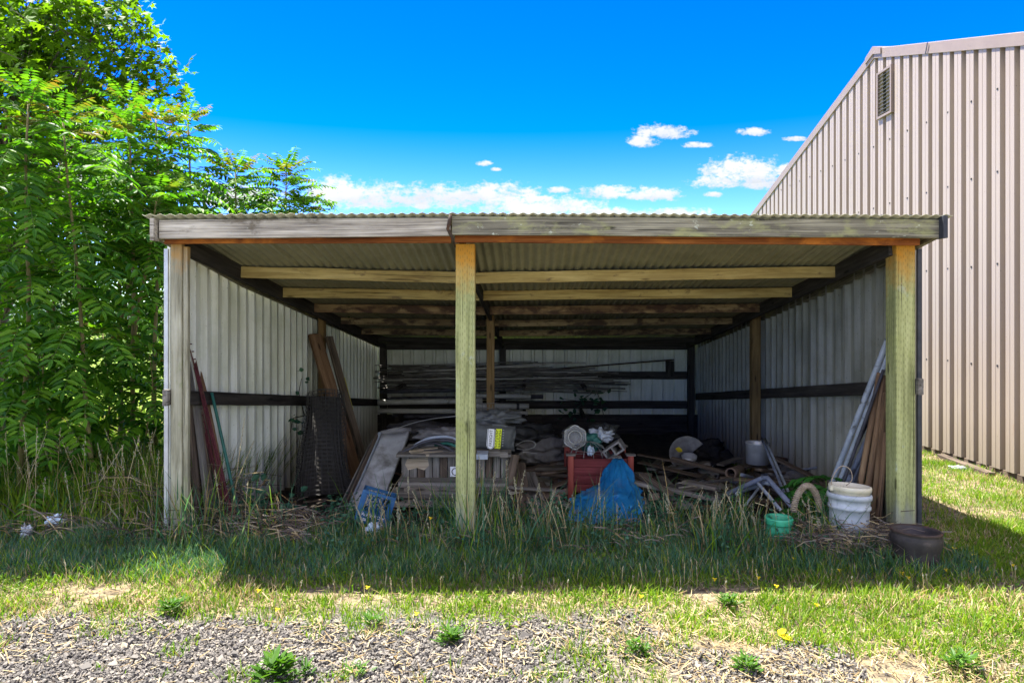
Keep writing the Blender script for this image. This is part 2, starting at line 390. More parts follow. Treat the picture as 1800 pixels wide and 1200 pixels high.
M['bramble'] = leafmat('bramble_leaf', [(.02, .075, .045), (.04, .12, .065), (.07, .17, .09)], .3, (1.1, 1.3, .8))
M['fern'] = leafmat('fern_leaflet', [(.03, .13, .02), (.05, .20, .03), (.08, .24, .04)], .4)
M['weed'] = leafmat('weed_leaf', [(.035, .10, .008), (.06, .15, .012), (.10, .21, .02)], .4, (1.2, 1.3, .4))
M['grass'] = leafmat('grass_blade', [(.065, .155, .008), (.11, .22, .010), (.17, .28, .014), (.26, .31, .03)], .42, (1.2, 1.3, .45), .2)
M['grass_shade'] = leafmat('shaded_grass_blade', [(.030, .105, .055), (.055, .155, .08), (.09, .19, .095), (.18, .23, .13)], .38, (1.1, 1.3, .7), .2)  # bluer copy of the grass colour with the shade painted in
M['dry'] = leafmat('dry_blade', [(.22, .15, .07), (.36, .27, .12), (.48, .39, .21), (.55, .46, .28)], .3, (1.1, 1.0, .8), .15, .7)
M['dead'] = leafmat('dead_stem', [(.04, .03, .024), (.085, .065, .05), (.15, .12, .095), (.25, .22, .175)], .1, (1, 1, 1), .15, .8)
M['seed'] = leafmat('seed_head', [(.30, .30, .20), (.42, .41, .30), (.5, .48, .38)], .4, (1, 1, .9), .1, .8)
M['purple'] = leafmat('dark_weed_leaf', [(.05, .02, .02), (.09, .04, .03), (.05, .09, .03)], .3, (1, 1, .8))
M['petal'] = leafmat('yellow_petal', [(.75, .55, .01), (.8, .62, .02), (.85, .68, .03)], .3, (1, 1, .6))
M['stem'] = plain('green_stem', (.06, .11, .02), (.12, .17, .04), 10, .8, bump=0)
M['bark_y'] = plain('young_bark', (.11, .09, .035), (.22, .19, .08), 14, .85, bump=.3, stretch=(1, 1, .3))
M['bark'] = plain('tree_bark', (.07, .055, .04), (.16, .13, .095), 10, .95, bump=.7, stretch=(1, 1, .3), bd=.01)
def stone_mat():
    t = NT('gravel_stone'); ge = t.new('ShaderNodeNewGeometry')
    col = t.ramp(ge.outputs['Random Per Island'], [(0, (.06, .055, .048)), (.35, (.125, .115, .10)), (.7, (.19, .172, .146)), (.9, (.25, .222, .178)), (1, (.31, .26, .175))])
    n = t.noise(t.coord(False), 90, 3); col = t.mix(t.ramp(n, [(.4, (0,)*3), (.7, (.35,)*3)]), col, (.07, .065, .06))
    t.col(col); t.rough(.9, 0, .2); return t.m
M['stone'] = stone_mat()
# ------------------------------------------------------------------ value noise for scattering
_L = RNG.random((64, 64))
def vn(x, y, s):
    x = np.asarray(x)/s+100.3; y = np.asarray(y)/s+57.1
    xi = np.floor(x).astype(int); yi = np.floor(y).astype(int); fx = x-xi; fy = y-yi
    fx = fx*fx*(3-2*fx); fy = fy*fy*(3-2*fy)
    g = lambda a, b: _L[a % 64, b % 64]
    return (g(xi, yi)*(1-fx)+g(xi+1, yi)*fx)*(1-fy)+(g(xi, yi+1)*(1-fx)+g(xi+1, yi+1)*fx)*fy
def fbm(x, y, s): return .55*vn(x, y, s)+.28*vn(x+3.3, y+9.1, s/2.1)+.17*vn(x+7.7, y+1.9, s/4.3)
def sm(a, b, x): t = np.clip((x-a)/(b-a), 0, 1); return t*t*(3-2*t)
def gz(x, y):
    x = np.asarray(x, float); y = np.asarray(y, float)
    drop = .1*np.clip(y-5, 0, 7)+.03*np.clip(y-12, 0, 33)
    f = 1-sm(2.98, 3.3, x-.032*np.clip(y-5, 0, 6.5)); f = np.maximum(f, sm(15, 19, y))
    z = -drop*f-.05*sm(4.0, 5.0, x)*(1-f)
    z = z+.035*(fbm(x, y, .9)-.5)*sm(3.2, 4.2, y)*(1-sm(30, 60, y))
    z = z+.05*np.exp(-((x+3.2)**2+(y-5.3)**2)/.6)
    return z
def gzf(x, y): return float(gz(x, y))

# ------------------------------------------------------------------ ground: one sheet to the horizon
def axis(a, b, step, far):
    core = list(np.arange(a, b+1e-6, step)); out = []
    d = step; x = core[-1]
    while x < far: d *= 1.35; x += d; out.append(x)
    lo = []; d = step; x = core[0]
    while x > -far: d *= 1.35; x -= d; lo.append(x)
    return np.array(lo[::-1]+core+out)
gx = axis(-7, 6, .1, 900); gy = axis(1, 12.5, .1, 900)
XX, YY = np.meshgrid(gx, gy); ZZ = gz(XX, YY); nx_, ny_ = len(gx), len(gy)
Vg = np.stack([XX, YY, ZZ], -1).reshape(-1, 3)
I, J = np.meshgrid(np.arange(nx_-1), np.arange(ny_-1)); a = (J*nx_+I).ravel()
idx = np.stack([a, a+1, a+1+nx_, a+nx_], 1).ravel()
def ground_mat():
    t = NT('ground_soil'); ge = t.new('ShaderNodeNewGeometry'); pos = ge.outputs['Position']
    sp = t.new('ShaderNodeSeparateXYZ'); t.ln(pos, sp.inputs[0]); X, Y = sp.outputs[0], sp.outputs[1]
    n1 = t.noise(pos, .9, 5); n2 = t.noise(pos, 14, 6, .7); n3 = t.noise(pos, 60, 4, .7)
    soil = t.ramp(n2, [(.3, (.055, .042, .028)), (.7, (.15, .12, .08))])
    straw = t.ramp(n3, [(.3, (.15, .115, .06)), (.7, (.36, .29, .17))])
    lawn = t.mix(t.ramp(n2, [(.42, (0,)*3), (.6, (1,)*3)]), soil, straw)
    field = t.ramp(t.noise(pos, 1.3, 6, .7), [(.3, (.09, .15, .018)), (.55, (.16, .23, .03)), (.75, (.27, .28, .08))])
    grav = t.ramp(n3, [(.35, (.05, .05, .05)), (.7, (.17, .165, .155))])
    def mr(v, a, b):
        m = t.new('ShaderNodeMapRange'); t.ln(v, m.inputs[0]); m.inputs[1].default_value = a; m.inputs[2].default_value = b; return m.outputs[0]
    yw = t.math('ADD', Y, t.math('MULTIPLY', t.math('SUBTRACT', n1, .5), .8))
    rt = t.math('MULTIPLY', mr(t.math('ADD', X, t.math('MULTIPLY', t.math('SUBTRACT', n1, .5), 1.2)), .1, .9), .9)
    col = t.mix(t.math('MAXIMUM', mr(yw, 3.55, 3.85), rt), grav, lawn)
    col = t.mix(mr(Y, 8.0, 10.0), col, field)
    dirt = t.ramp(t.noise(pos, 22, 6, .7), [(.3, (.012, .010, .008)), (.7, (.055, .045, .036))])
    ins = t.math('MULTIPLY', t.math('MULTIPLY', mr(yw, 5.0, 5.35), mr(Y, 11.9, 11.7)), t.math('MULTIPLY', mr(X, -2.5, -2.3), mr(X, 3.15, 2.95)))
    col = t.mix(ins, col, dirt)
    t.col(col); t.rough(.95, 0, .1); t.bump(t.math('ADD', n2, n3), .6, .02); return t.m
g = fast('ground', Vg, np.full(len(a), 4), idx, [ground_mat()], smooth=True); g['kind'] = 'structure'

# ------------------------------------------------------------------ gravel
def convex_stone(seed):
    import bmesh
    r = random.Random(seed); bm = bmesh.new()
    for _ in range(11): bm.verts.new((r.uniform(-1, 1), r.uniform(-.75, .75), r.uniform(-.55, .55)))
    bmesh.ops.convex_hull(bm, input=bm.verts)
    bmesh.ops.delete(bm, geom=[v for v in bm.verts if not v.link_faces], context='VERTS')
    bm.verts.index_update(); V = np.array([v.co[:] for v in bm.verts]); Fc = np.array([[v.index for v in f.verts] for f in bm.faces]); bm.free(); return V, Fc
def rot_rand(n, tilt):
    yaw = RNG.random(n)*2*np.pi; tx = RNG.normal(0, tilt, n); ty = RNG.normal(0, tilt, n)
    c, s = np.cos(yaw), np.sin(yaw); z = np.zeros(n); o = np.ones(n)
    Rz = np.stack([np.stack([c, -s, z], 1), np.stack([s, c, z], 1), np.stack([z, z, o], 1)], 1)
    c, s = np.cos(tx), np.sin(tx); Rx = np.stack([np.stack([o, z, z], 1), np.stack([z, c, -s], 1), np.stack([z, s, c], 1)], 1)
    c, s = np.cos(ty), np.sin(ty); Ry = np.stack([np.stack([c, z, s], 1), np.stack([z, o, z], 1), np.stack([-s, z, c], 1)], 1)
    return Rz @ Rx @ Ry
def gravel_edge(x):   # how far the gravel reaches towards the lawn
    e = 3.60+.42*(fbm(x, x*0+2.0, .7)-.5)+.22*(vn(x, x*0+5, .15)-.5)
    return e-.05*sm(.3, .7, x)-.35*sm(.8, 1.7, x)
def gravel_ok(x, y):
    base = y < gravel_edge(x)
    patch = (fbm(x+40, y+3, .55) > .50) & (x > .5) & (y < 3.72) & (x < 1.6)
    thin = RNG.random(len(x)) > .97*sm(-.15, .65, x)
    return (base & thin) | (patch & (RNG.random(len(x)) < .65))
N = 235000
x = RNG.uniform(-5.2, 4.6, N); y = 1.9+2.0*RNG.random(N)**.72
k = gravel_ok(x, y); x, y = x[k], y[k]
size = RNG.gamma(4, .0016, len(x))+.0016; size *= np.where(RNG.random(len(x)) < .05, 1.5, 1)
Vs, Is, Ss, off = [], [], [], 0
typ = RNG.integers(0, 9, len(x))
for q in range(9):
    v, f = convex_stone(q+3); sel = np.where(typ == q)[0]; n = len(sel)
    R = rot_rand(n, .5); sc = size[sel][:, None, None]*(v[None]*np.array([1, 1, 1]))
    W = np.einsum('nij,nkj->nki', R, sc)
    W[:, :, 0] += x[sel][:, None]; W[:, :, 1] += y[sel][:, None]
    W[:, :, 2] += (gz(x[sel], y[sel])+RNG.uniform(-.002, .014, n))[:, None]
    Vs.append(W.reshape(-1, 3)); ii = (np.arange(n)[:, None, None]*len(v)+f[None]+off).ravel(); Is.append(ii); Ss.append(np.full(n*len(f), 3)); off += n*len(v)
g = fast('gravel', np.concatenate(Vs), np.concatenate(Ss), np.concatenate(Is), [M['stone']])
tag(g, 'loose grey crushed stone covering the near ground', 'gravel', kind='stuff')

# ------------------------------------------------------------------ grass blades
def blades(name, x, y, h, w, lean, mats, mi=None, z=None, curl=.5):
    n = len(x); z = gz(x, y) if z is None else z
    ang = RNG.random(n)*2*np.pi; ca, sa = np.cos(ang), np.sin(ang)
    fa = ang+np.pi/2+RNG.normal(0, .5, n); lx, ly = np.cos(fa)*lean*h, np.sin(fa)*lean*h
    V = np.zeros((n, 7, 3)); w2 = w/2
    def put(k, side, t, wk):
        bend = t*(1-curl)+t*t*curl
        V[:, k, 0] = x+ca*side*w2*wk+lx*bend; V[:, k, 1] = y+sa*side*w2*wk+ly*bend
        V[:, k, 2] = z-.004+h*(t-.35*curl*lean*t*t)
    put(0, -1, 0, .8); put(1, 1, 0, .8); put(2, 1, .4, 1); put(3, -1, .4, 1); put(4, 1, .75, .7); put(5, -1, .75, .7); put(6, 0, 1, 0)
    o = (np.arange(n)*7)[:, None]
    q1 = o+np.array([0, 1, 2, 3]); q2 = o+np.array([3, 2, 4, 5]); t3 = o+np.array([5, 4, 6])
    idx = np.concatenate([q1, q2, t3], 1).ravel(); sizes = np.tile([4, 4, 3], n)
    m = None if mi is None else np.repeat(mi, 3)
    return fast(name, V.reshape(-1, 3), sizes, idx, mats, m)
def scatter(n, x0, x1, y0, y1, fn):
    x = RNG.uniform(x0, x1, n); y = RNG.uniform(y0, y1, n); k = RNG.random(n) < fn(x, y); return x[k], y[k]
# mown lawn: shaded strip, sunlit edge, the lawn by the barn
def lawn_p(x, y):
    d = fbm(x, y, .45)
    strip = sm(3.95, 4.15, y)*(.9 if True else 0)
    edge = (1-sm(3.95, 4.15, y))*sm(gravel_edge(x)-.15, gravel_edge(x)+.3, y)*np.where(x > .7, .75, .9)*sm(.32, .5, d)*1.3
    right = .6*sm(.42, .56, d)*sm(.1, .9, x)*(1-sm(3.5, 3.7, y))
    spot = .55*sm(.60, .72, fbm(x+11, y+4, .22))*(y > 2.95)+.3*(vn(x+21, y+14, .13) > .86)
    inside = (y > 5.0) & (x > -2.3) & (x < 2.9)
    return np.where(inside, 0, np.clip(strip+edge+right+spot, 0, 1))
x1_, y1_ = scatter(205000, -6.4, 5.02, 2.9, 5.3, lawn_p)
x2_, y2_ = scatter(62000, 3.02, 5.05, 4.6, 12, lambda x, y: .35+.65*sm(.35, .6, fbm(x, y, .5)))
x = np.concatenate([x1_, x2_]); y = np.concatenate([y1_, y2_])
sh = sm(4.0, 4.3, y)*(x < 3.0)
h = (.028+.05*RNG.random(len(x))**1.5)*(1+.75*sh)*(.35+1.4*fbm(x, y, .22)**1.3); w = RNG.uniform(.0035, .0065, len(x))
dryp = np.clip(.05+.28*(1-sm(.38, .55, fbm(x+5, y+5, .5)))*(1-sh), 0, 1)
mi = (RNG.random(len(x)) < dryp).astype(int); mi = np.where((mi == 0) & (RNG.random(len(x)) < .75*sh), 2, mi)  # most blades in the shed's shadow take the shade-coloured material
g = blades('lawn_grass', x, y, h, w, RNG.uniform(.2, .9, len(x)), [M['grass'], M['dry'], M['grass_shade']], mi)
tag(g, 'short mown green grass with dry blades in front of the shed', 'grass', kind='stuff')
# dry thatch and straw lying flat
def straw_p(x, y):
    e = gravel_edge(x)
    a = .38*sm(e-.35, e+.1, y)*(1-sm(3.95, 4.1, y))+.7*sm(.0, .9, x)*(y < 3.9)+.06+.5*(x > 3.0)*(y > 4.5)*sm(.5, .35, fbm(x, y, .5))
    a = a+.4*(y < 3.6)*sm(.48, .6, fbm(x+9, y+3, .45))
    return np.clip(a, 0, 1)*(1-.9*((y > 5) & (x < 2.95)))
x, y = scatter(75000, -6, 5.05, 2.9, 8.8, straw_p)
n = len(x); L = RNG.uniform(.015, .075, n); a_ = RNG.random(n)*2*np.pi; w = RNG.uniform(.0012, .003, n)
z = gz(x, y)+np.where(y < gravel_edge(x), .016, .004)+RNG.random(n)*.012; V = np.zeros((n, 4, 3)); tz = RNG.normal(0, .25, n)*L
for kk, (s, sd) in enumerate(((-.5, -1), (-.5, 1), (.5, 1), (.5, -1))):
    V[:, kk, 0] = x+np.cos(a_)*L*s-np.sin(a_)*w*sd; V[:, kk, 1] = y+np.sin(a_)*L*s+np.cos(a_)*w*sd; V[:, kk, 2] = z+tz*(s+.5)
g = fast('dry_straw', V.reshape(-1, 3), np.full(n, 4), np.arange(n*4), [M['dry']])
tag(g, 'dry straw and mown clippings lying over lawn and gravel', 'dry grass', kind='stuff')
# long grass and stalks along the shed front and over the left bank
def long_p(x, y):
    front = sm(4.42, 4.75, y)*(1-sm(5.1, 5.55, y))*(.25+.75*sm(.38, .6, fbm(x, y, .35)))*((x > -2.5) & (x < 2.45))
    thin = np.where((x > -2.15) & (x < -1.0), .45, 1)*np.where(x < -.35, .6, 1)
    front = front*(1-.75*sm(.55, .35, np.abs(x-.75)))*(1-.8*sm(.5, .3, np.abs(x-2.75)))
    left = .9*sm(4.75, 5.3, y+.15*fbm(x, y, .4))*(x < -2.45)
    return np.clip(front*thin+left, 0, 1)
x, y = scatter(76000, -5.6, 2.6, 4.3, 7.5, long_p)
left = x < -2.45
tall = sm(.45, .7, fbm(x+31, y+17, .28))
h = np.where(left, RNG.uniform(.15, .62, len(x))*sm(4.6, 5.5, y)+.08, .05+(.18+.36*tall)*RNG.random(len(x))**1.4)
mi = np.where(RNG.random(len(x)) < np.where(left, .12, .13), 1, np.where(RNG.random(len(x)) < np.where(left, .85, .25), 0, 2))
g = blades('long_grass', x, y, h, RNG.uniform(.004, .009, len(x)), RNG.uniform(.1, .75, len(x)), [M['grass'], M['dry'], M['grass_shade']], mi)
tag(g, 'uncut long grass along the shed front and left bank', 'long grass', kind='stuff')
# field grass behind the saplings
x, y = scatter(30000, -14, -2.9, 7.0, 17, lambda x, y: np.full(len(x), .9))
g = blades('meadow_grass', x, y, RNG.uniform(.12, .4, len(x)), RNG.uniform(.012, .024, len(x)), RNG.uniform(.2, .8, len(x)), [M['grass'], M['dry']], (RNG.random(len(x)) < .25).astype(int))
tag(g, 'bright sunlit meadow grass beyond the saplings', 'meadow grass', kind='stuff')
# seed-headed stalks
def stalks(name, pts, mats):
    Vs, S_, I_, m_, o = [], [], [], [], 0
    for (x, y, h, lx, ly, dense) in pts:
        z = gzf(x, y); b = V3((x, y, z)); tip = V3((x+lx*h, y+ly*h, z+h))
        mid = b.lerp(tip, .5)+V3((-lx*h*.18, -ly*h*.18, .04*h)); pl = [b, mid, tip]
        w = .0018
        for i in range(2):
            p, q = pl[i], pl[i+1]; Vs += [p+V3((-w, 0, 0)), p+V3((w, 0, 0)), q+V3((w*.7, 0, 0)), q+V3((-w*.7, 0, 0))]; I_ += [o, o+1, o+2, o+3]; S_.append(4); m_.append(0); o += 4
        d = (tip-mid).normalized(); side = d.cross(V3((0, 1, 0))).normalized(); oth = d.cross(side)
        for k in range(dense):
            t = random.random(); c = tip-d*(t*.28*h)
            a = random.random()*6.283; r = (.004+.022*h*2*t*(1.2-t))*random.random(); c = c+(side*math.cos(a)+oth*math.sin(a))*r
            s = random.uniform(.003, .006); a2 = random.random()*6.28; e1 = (side*math.cos(a2)+oth*math.sin(a2))*s*.6; e2 = d*s*1.6+V3((random.uniform(-1, 1), random.uniform(-1, 1), 0))*s*.5
            Vs += [c-e2, c+e1, c+e2, c-e1]; I_ += [o, o+1, o+2, o+3]; S_.append(4); m_.append(1); o += 4
    return fast(name, np.array([tuple(v) for v in Vs]), S_, I_, mats, m_)
pts = []
for px, py, Y, h in [(955, 850, 5.05, .38), (945, 880, 5.0, .28), (1010, 870, 5.0, .3), (1180, 930, 4.8, .32), (1190, 925, 4.85, .36), (1140, 935, 4.85, .3), (1250, 915, 4.95, .34), (1290, 905, 5.0, .35), (1320, 925, 4.8, .3), (720, 900, 5.1, .42), (705, 905, 5.0, .35), (745, 915, 4.9, .3), (850, 880, 4.95, .62), (862, 880, 4.9, .5), (905, 880, 4.95, .5), (890, 900, 5.0, .55), (915, 900, 4.9, .45), (985, 900, 4.9, .3), (1060, 910, 4.9, .3), (1085, 915, 4.85, .28), (640, 930, 4.9, .25), (560, 935, 4.9, .2), (400, 920, 5.0, .7), (410, 920, 5.0, .85), (390, 930, 4.9, .5), (430, 925, 5.0, .4)]:
    pts.append((PX(px, Y), Y, h, random.uniform(-.3, .35), random.uniform(-.15, .1), random.choice((22, 40, 60))))
for _ in range(105):
    px = random.uniform(620, 1480); Y = random.uniform(4.65, 5.15)
    if 1010 < px < 1130 and random.random() < .7: continue
    pts.append((PX(px, Y), Y, random.uniform(.15, .42), random.uniform(-.35, .35), random.uniform(-.2, .15), random.choice((12, 22, 40))))
for _ in range(110):
    px = random.uniform(0, 300); Y = random.uniform(4.9, 6.0); pts.append((PX(px, Y), Y, random.uniform(.3, .8), random.uniform(-.4, .4), random.uniform(-.25, .2), random.choice((14, 24))))
for _ in range(70):
    px = random.uniform(100, 1790); Y = random.uniform(3.7, 4.15); pts.append((PX(px, Y), Y, random.uniform(.07, .16), random.uniform(-.15, .15), 0, 6))
g = stalks('seed_grass', pts, [M['dry'], M['seed']]); tag(g, 'tall pale grass stalks with feathery seed heads', 'seed grass', kind='stuff')
# dead brush: thin arching stems
def brush(name, areas, mats):
    Vs, S_, I_, m_, o = [], [], [], [], 0
    for (x0, x1, y0, y1, n, hmax, lmin, lmax) in areas:
        for _ in range(n):
            x = random.uniform(x0, x1); y = random.uniform(y0, y1); z = gzf(x, y)+random.uniform(0, hmax*.4)
            a = random.random()*6.283; L = random.uniform(lmin, lmax); p = V3((x, y, z)); el = random.uniform(-.1, 1.0); prev = p; w = random.uniform(.0012, .0032)
            for s in range(4):
                q = prev+V3((math.cos(a)*math.cos(el), math.sin(a)*math.cos(el), math.sin(el)))*(L/4); q.z = max(q.z, gzf(q.x, q.y)+.004)
                Vs += [prev+V3((0, 0, -w)), prev+V3((w, w, w)), q+V3((w, w, w)), q+V3((0, 0, -w))]; I_ += [o, o+1, o+2, o+3]; S_.append(4); m_.append(0 if random.random() < .8 else 1); o += 4
                prev = q; el -= random.uniform(.1, .55); a += random.uniform(-.3, .3)
    return fast(name, np.array([tuple(v) for v in Vs]), S_, I_, mats, m_)
g = brush('dead_brush', [(1.95, 2.72, 4.5, 5.0, 1300, .24, .08, .32), (-3.6, -2.5, 4.75, 5.25, 350, .15, .1, .4), (-2.55, -1.4, 4.75, 5.4, 900, .18, .1, .4), (-.8, 1.6, 4.65, 5.2, 500, .1, .08, .3), (-3.0, -2.45, 5.1, 6.0, 500, .55, .2, .7)], [M['dead'], M['dry']])
tag(g, 'tangled dead brown stems and fallen twigs beside the shed front', 'dead brush', kind='stuff')
# low broad-leaved weeds
def leaf_quads(c, nrm, L, W, a):
    """one folded leaf of 4 triangles-ish: returns 6 verts, 2 quads"""
    nrm = nrm.normalized(); t = V3((math.cos(a), math.sin(a), 0)); t = (t-nrm*t.dot(nrm)).normalized(); s = nrm.cross(t)
    return [c, c+t*L*.35+s*W*.5+nrm*W*.12, c+t*L*.75+s*W*.36+nrm*W*.06, c+t*L-nrm*W*.12, c+t*L*.75-s*W*.36+nrm*W*.06, c+t*L*.35-s*W*.5+nrm*W*.12], [(0, 1, 2, 3), (0, 3, 4, 5)]
def leafset(name, items, mats, parent=None, origin=(0, 0, 0)):
    Vs, S_, I_, m_, o = [], [], [], [], 0
    for (c, nrm, L, W, a, mi) in items:
        v, f = leaf_quads(c, nrm, L, W, a); Vs += [tuple(q) for q in v]
        for q in f: I_ += [o+i for i in q]; S_.append(len(q)); m_.append(mi)
        o += len(v)
    return fast(name, np.array(Vs), S_, I_, mats, m_, parent, origin=origin)
it = []
def rn(t=.6): return V3((random.gauss(0, t), random.gauss(0, t), 1))
for _ in range(5200):
    px = random.uniform(560, 1480); Y = random.uniform(4.5, 5.2)
    if float(fbm(PX(px, Y)+20, Y, .25)) < .47: continue
    x = PX(px, Y); z = gzf(x, Y)+random.random()**2*.14
    it.append((V3((x, Y, z)), rn(), random.uniform(.012, .035), random.uniform(.008, .022), random.random()*6.28, 1 if (abs(px-745) < 45 and random.random() < .75) else 0))
for _ in range(9000):        # clover and plantain mats in the lawn
    x = random.uniform(-4, 4.4); Y = random.uniform(3.45, 4.7)
    if float(fbm(x+70, Y+9, .3)) < .56 or Y < float(gravel_edge(np.array([x]))[0])-.1: continue
    it.append((V3((x, Y, gzf(x, Y)+random.random()*.045)), rn(.35), random.uniform(.010, .026), random.uniform(.009, .018), random.random()*6.28, 2))
for _ in range(5200):        # rank leafy growth creeping into the shed mouth
    px = random.uniform(560, 1500); Y = random.uniform(4.95, 5.75); x = PX(px, Y)
    if float(fbm(x+3, Y+8, .35)) < .45 or (1000 < px < 1135 and Y > 5.1): continue
    it.append((V3((x, Y, gzf(x, Y)+random.random()**1.5*.2)), rn(.7), random.uniform(.018, .045), random.uniform(.012, .03), random.random()*6.28, 0))
g = leafset('low_weeds', it, [M['bramble'], M['purple'], M['grass']]); tag(g, 'low leafy weeds growing under the long grass at the shed mouth', 'weeds', kind='stuff')
# ================================================================== the open shed
shed = thing('open_shed', 'weathered open-fronted lean-to shed with corrugated metal roof full of salvaged junk', 'shed', (.2, 4.95, 0))
def sheet(name, u_axis, prof, z0, z1, mat, parent, nz=1):
    """vertical ribbed sheet: prof = list of (along, out); u_axis maps (along, out, z) to a point"""
    V, Fc = [], []; n = len(prof)
    for (a, o) in prof:
        za, zb = z0(a), z1(a)
        for k in range(nz+1): V.append(u_axis(a, o, za+(zb-za)*k/nz))
    m = nz+1
    for i in range(n-1):
        for k in range(nz): Fc.append((i*m+k, i*m+m+k, i*m+m+k+1, i*m+k+1))
    return mk(name, V, Fc, mat, parent)
def rib_profile(a0, a1, per=.186, depth=.048, crown=.124, slope=.012, phase=0):
    out = []; a = a0
    while a < a1-1e-6:
        f = per-crown-2*slope
        for d, o in ((0, 0), (f, 0), (f+slope, depth), (f+slope+crown, depth)):
            if a+d <= a1: out.append((a+d, o))
        a += per
    out.append((a1, 0)); return out
LB = 6.52
roof_z = lambda v: 2.03+.0+(.83-v)*(.205 if v < .83 else .145)
gslope = lambda v: -.13*v
# side walls: ribbed sheets five ribs wide, ribs outwards, sheet laps one rib
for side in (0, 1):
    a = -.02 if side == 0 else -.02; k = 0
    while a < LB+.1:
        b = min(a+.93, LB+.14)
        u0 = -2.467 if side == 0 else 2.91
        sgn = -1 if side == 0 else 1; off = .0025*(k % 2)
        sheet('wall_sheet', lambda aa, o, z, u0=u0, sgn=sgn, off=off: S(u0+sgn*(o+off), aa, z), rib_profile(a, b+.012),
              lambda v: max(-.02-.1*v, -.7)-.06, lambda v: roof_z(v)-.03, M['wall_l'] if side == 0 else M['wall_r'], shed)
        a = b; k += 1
# back wall
a = -2.48; k = 0
while a < 2.92:
    b = min(a+.93, 2.93)
    sheet('wall_sheet', lambda aa, o, z, k=k: S(aa, LB+.09+o+.0025*(k % 2), z), rib_profile(a, b+.012), lambda v: -.09, lambda v: 1.15, M['wall_b'], shed)
    a = b; k += 1
for (u0, u1) in ((-2.55, .3), (.29, 3.0)):
    for iz, zc in enumerate((-.15, -.35, -.55, -.75)): beam('skirt_board', S(u0, LB+.055+.011*(iz % 2)+.003*(u0 > 0), zc), S(u1, LB+.055+.011*(iz % 2)+.003*(u0 > 0), zc), .03, .212, M['darkwood'], shed, wob=.004)
# posts
def post(u0, u1, v0, v1, z0, z1, mat): return beam('post', S((u0+u1)/2, (v0+v1)/2, z0), S((u0+u1)/2, (v0+v1)/2, z1), u1-u0, v1-v0, mat, shed, wob=.0015, bev=.005)
post(-2.424, -2.346, -.10, -.02, -.15, 2.118, M['post_old'])
post(-2.344, -2.308, -.085, -.045, -.15, 2.10, M['post_old'])
post(-.40, -.264, -.10, .04, -.2, 2.118, M['post'])
post(2.73, 2.868, -.10, .04, -.15, 2.115, M['post'])
post(-2.42, -2.345, 3.2, 3.29, -.5, 1.68, M['midpost'])
post(-.41, -.315, 3.22, 3.31, -.5, 1.62, M['midpost'])
post(2.765, 2.868, 3.2, 3.3, -.5, 1.68, M['midpost'])
for u in (-2.42, -.42, 2.74): post(u, u+.11, LB-.06, LB+.035, -.8, 1.16, M['darkwood'])
# fascia, front beams, barge boards
Yf = 4.655
def bd(name, p0, p1, w, h, mat, **k): return beam(name, p0, p1, w, h, mat, shed, wob=k.pop('wob', .002), **k)
fl = bd('fascia_board', P(282, 404, Yf), P(792, 398.2, Yf), .038, .127, M['fascia_a'])
fr = bd('fascia_board', P(795, 396.5, Yf-.003), P(1650, 402.5, Yf-.003), .038, .127, M['fascia_b'])
bd('front_beam', P(290, 414, 4.80), P(793, 412.5, 4.80), .038, .115, M['beam'])
bd('front_beam', P(800, 412, 4.80), P(1614, 417, 4.80), .038, .115, M['beam'])
for u, d in ((-2.445, 1), (2.93, -1)):
    bd('barge_board', S(u, -.275, 2.205), S(u, 1.2, 1.925), .036, .12, M['fascia_b'])
    bd('barge_board', S(u, 1.203, 1.925), S(u, LB, 1.15), .036, .12, M['fascia_b'])
MB().add(*box(P(1655, 400, 4.63), (.03, .09, .15))).build('flashing', M['roof_edge'], shed)
MB().add(*box(P(272, 404, 4.63), (.025, .08, .15))).build('flashing', M['fascia_a'], shed)
# rusty strap twisted down from the roof edge at the beam joint
t_ = [P(792, 377, 4.60), P(790, 390, 4.60), P(787, 402, 4.61), P(792, 412, 4.63), P(797, 422, 4.66), P(800, 434, 4.74)]
tube('hanging_strap', t_, [.010, .013, .011, .012, .009, .006], M['iron'], shed, sides=6)
# rafters (three), purlins (left and right of the middle rafter)
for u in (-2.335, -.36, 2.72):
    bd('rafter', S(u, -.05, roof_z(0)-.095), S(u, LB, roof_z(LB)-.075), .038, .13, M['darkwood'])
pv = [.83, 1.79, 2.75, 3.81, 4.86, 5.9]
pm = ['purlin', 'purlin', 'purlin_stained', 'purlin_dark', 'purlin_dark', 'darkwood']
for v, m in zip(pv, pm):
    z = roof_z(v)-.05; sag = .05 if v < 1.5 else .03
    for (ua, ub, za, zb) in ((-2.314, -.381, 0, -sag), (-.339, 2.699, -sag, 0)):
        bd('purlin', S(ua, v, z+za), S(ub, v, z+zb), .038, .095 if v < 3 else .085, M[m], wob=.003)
bd('wall_header', S(-2.31, LB+.0, 1.115), S(2.74, LB+.0, 1.115), .05, .13, M['darkwood'])
# girts
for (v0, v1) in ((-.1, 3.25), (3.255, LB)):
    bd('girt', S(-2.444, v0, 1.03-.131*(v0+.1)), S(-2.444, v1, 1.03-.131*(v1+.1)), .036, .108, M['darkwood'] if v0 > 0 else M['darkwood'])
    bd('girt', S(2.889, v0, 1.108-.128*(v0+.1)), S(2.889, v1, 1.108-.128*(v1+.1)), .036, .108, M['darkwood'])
for u, z in ((-2.444, 1.03), (2.889, 1.108)):   # sawn grey girt ends at the front corners
    bd('girt_end', S(u, -.135, z), S(u, -.1005, z), .037, .115, M['greyboard'], wob=0)
for z in (.615, .12): bd('girt', S(-2.31, LB+.065, z), S(2.74, LB+.065, z), .04, .13, M['darkwood'])
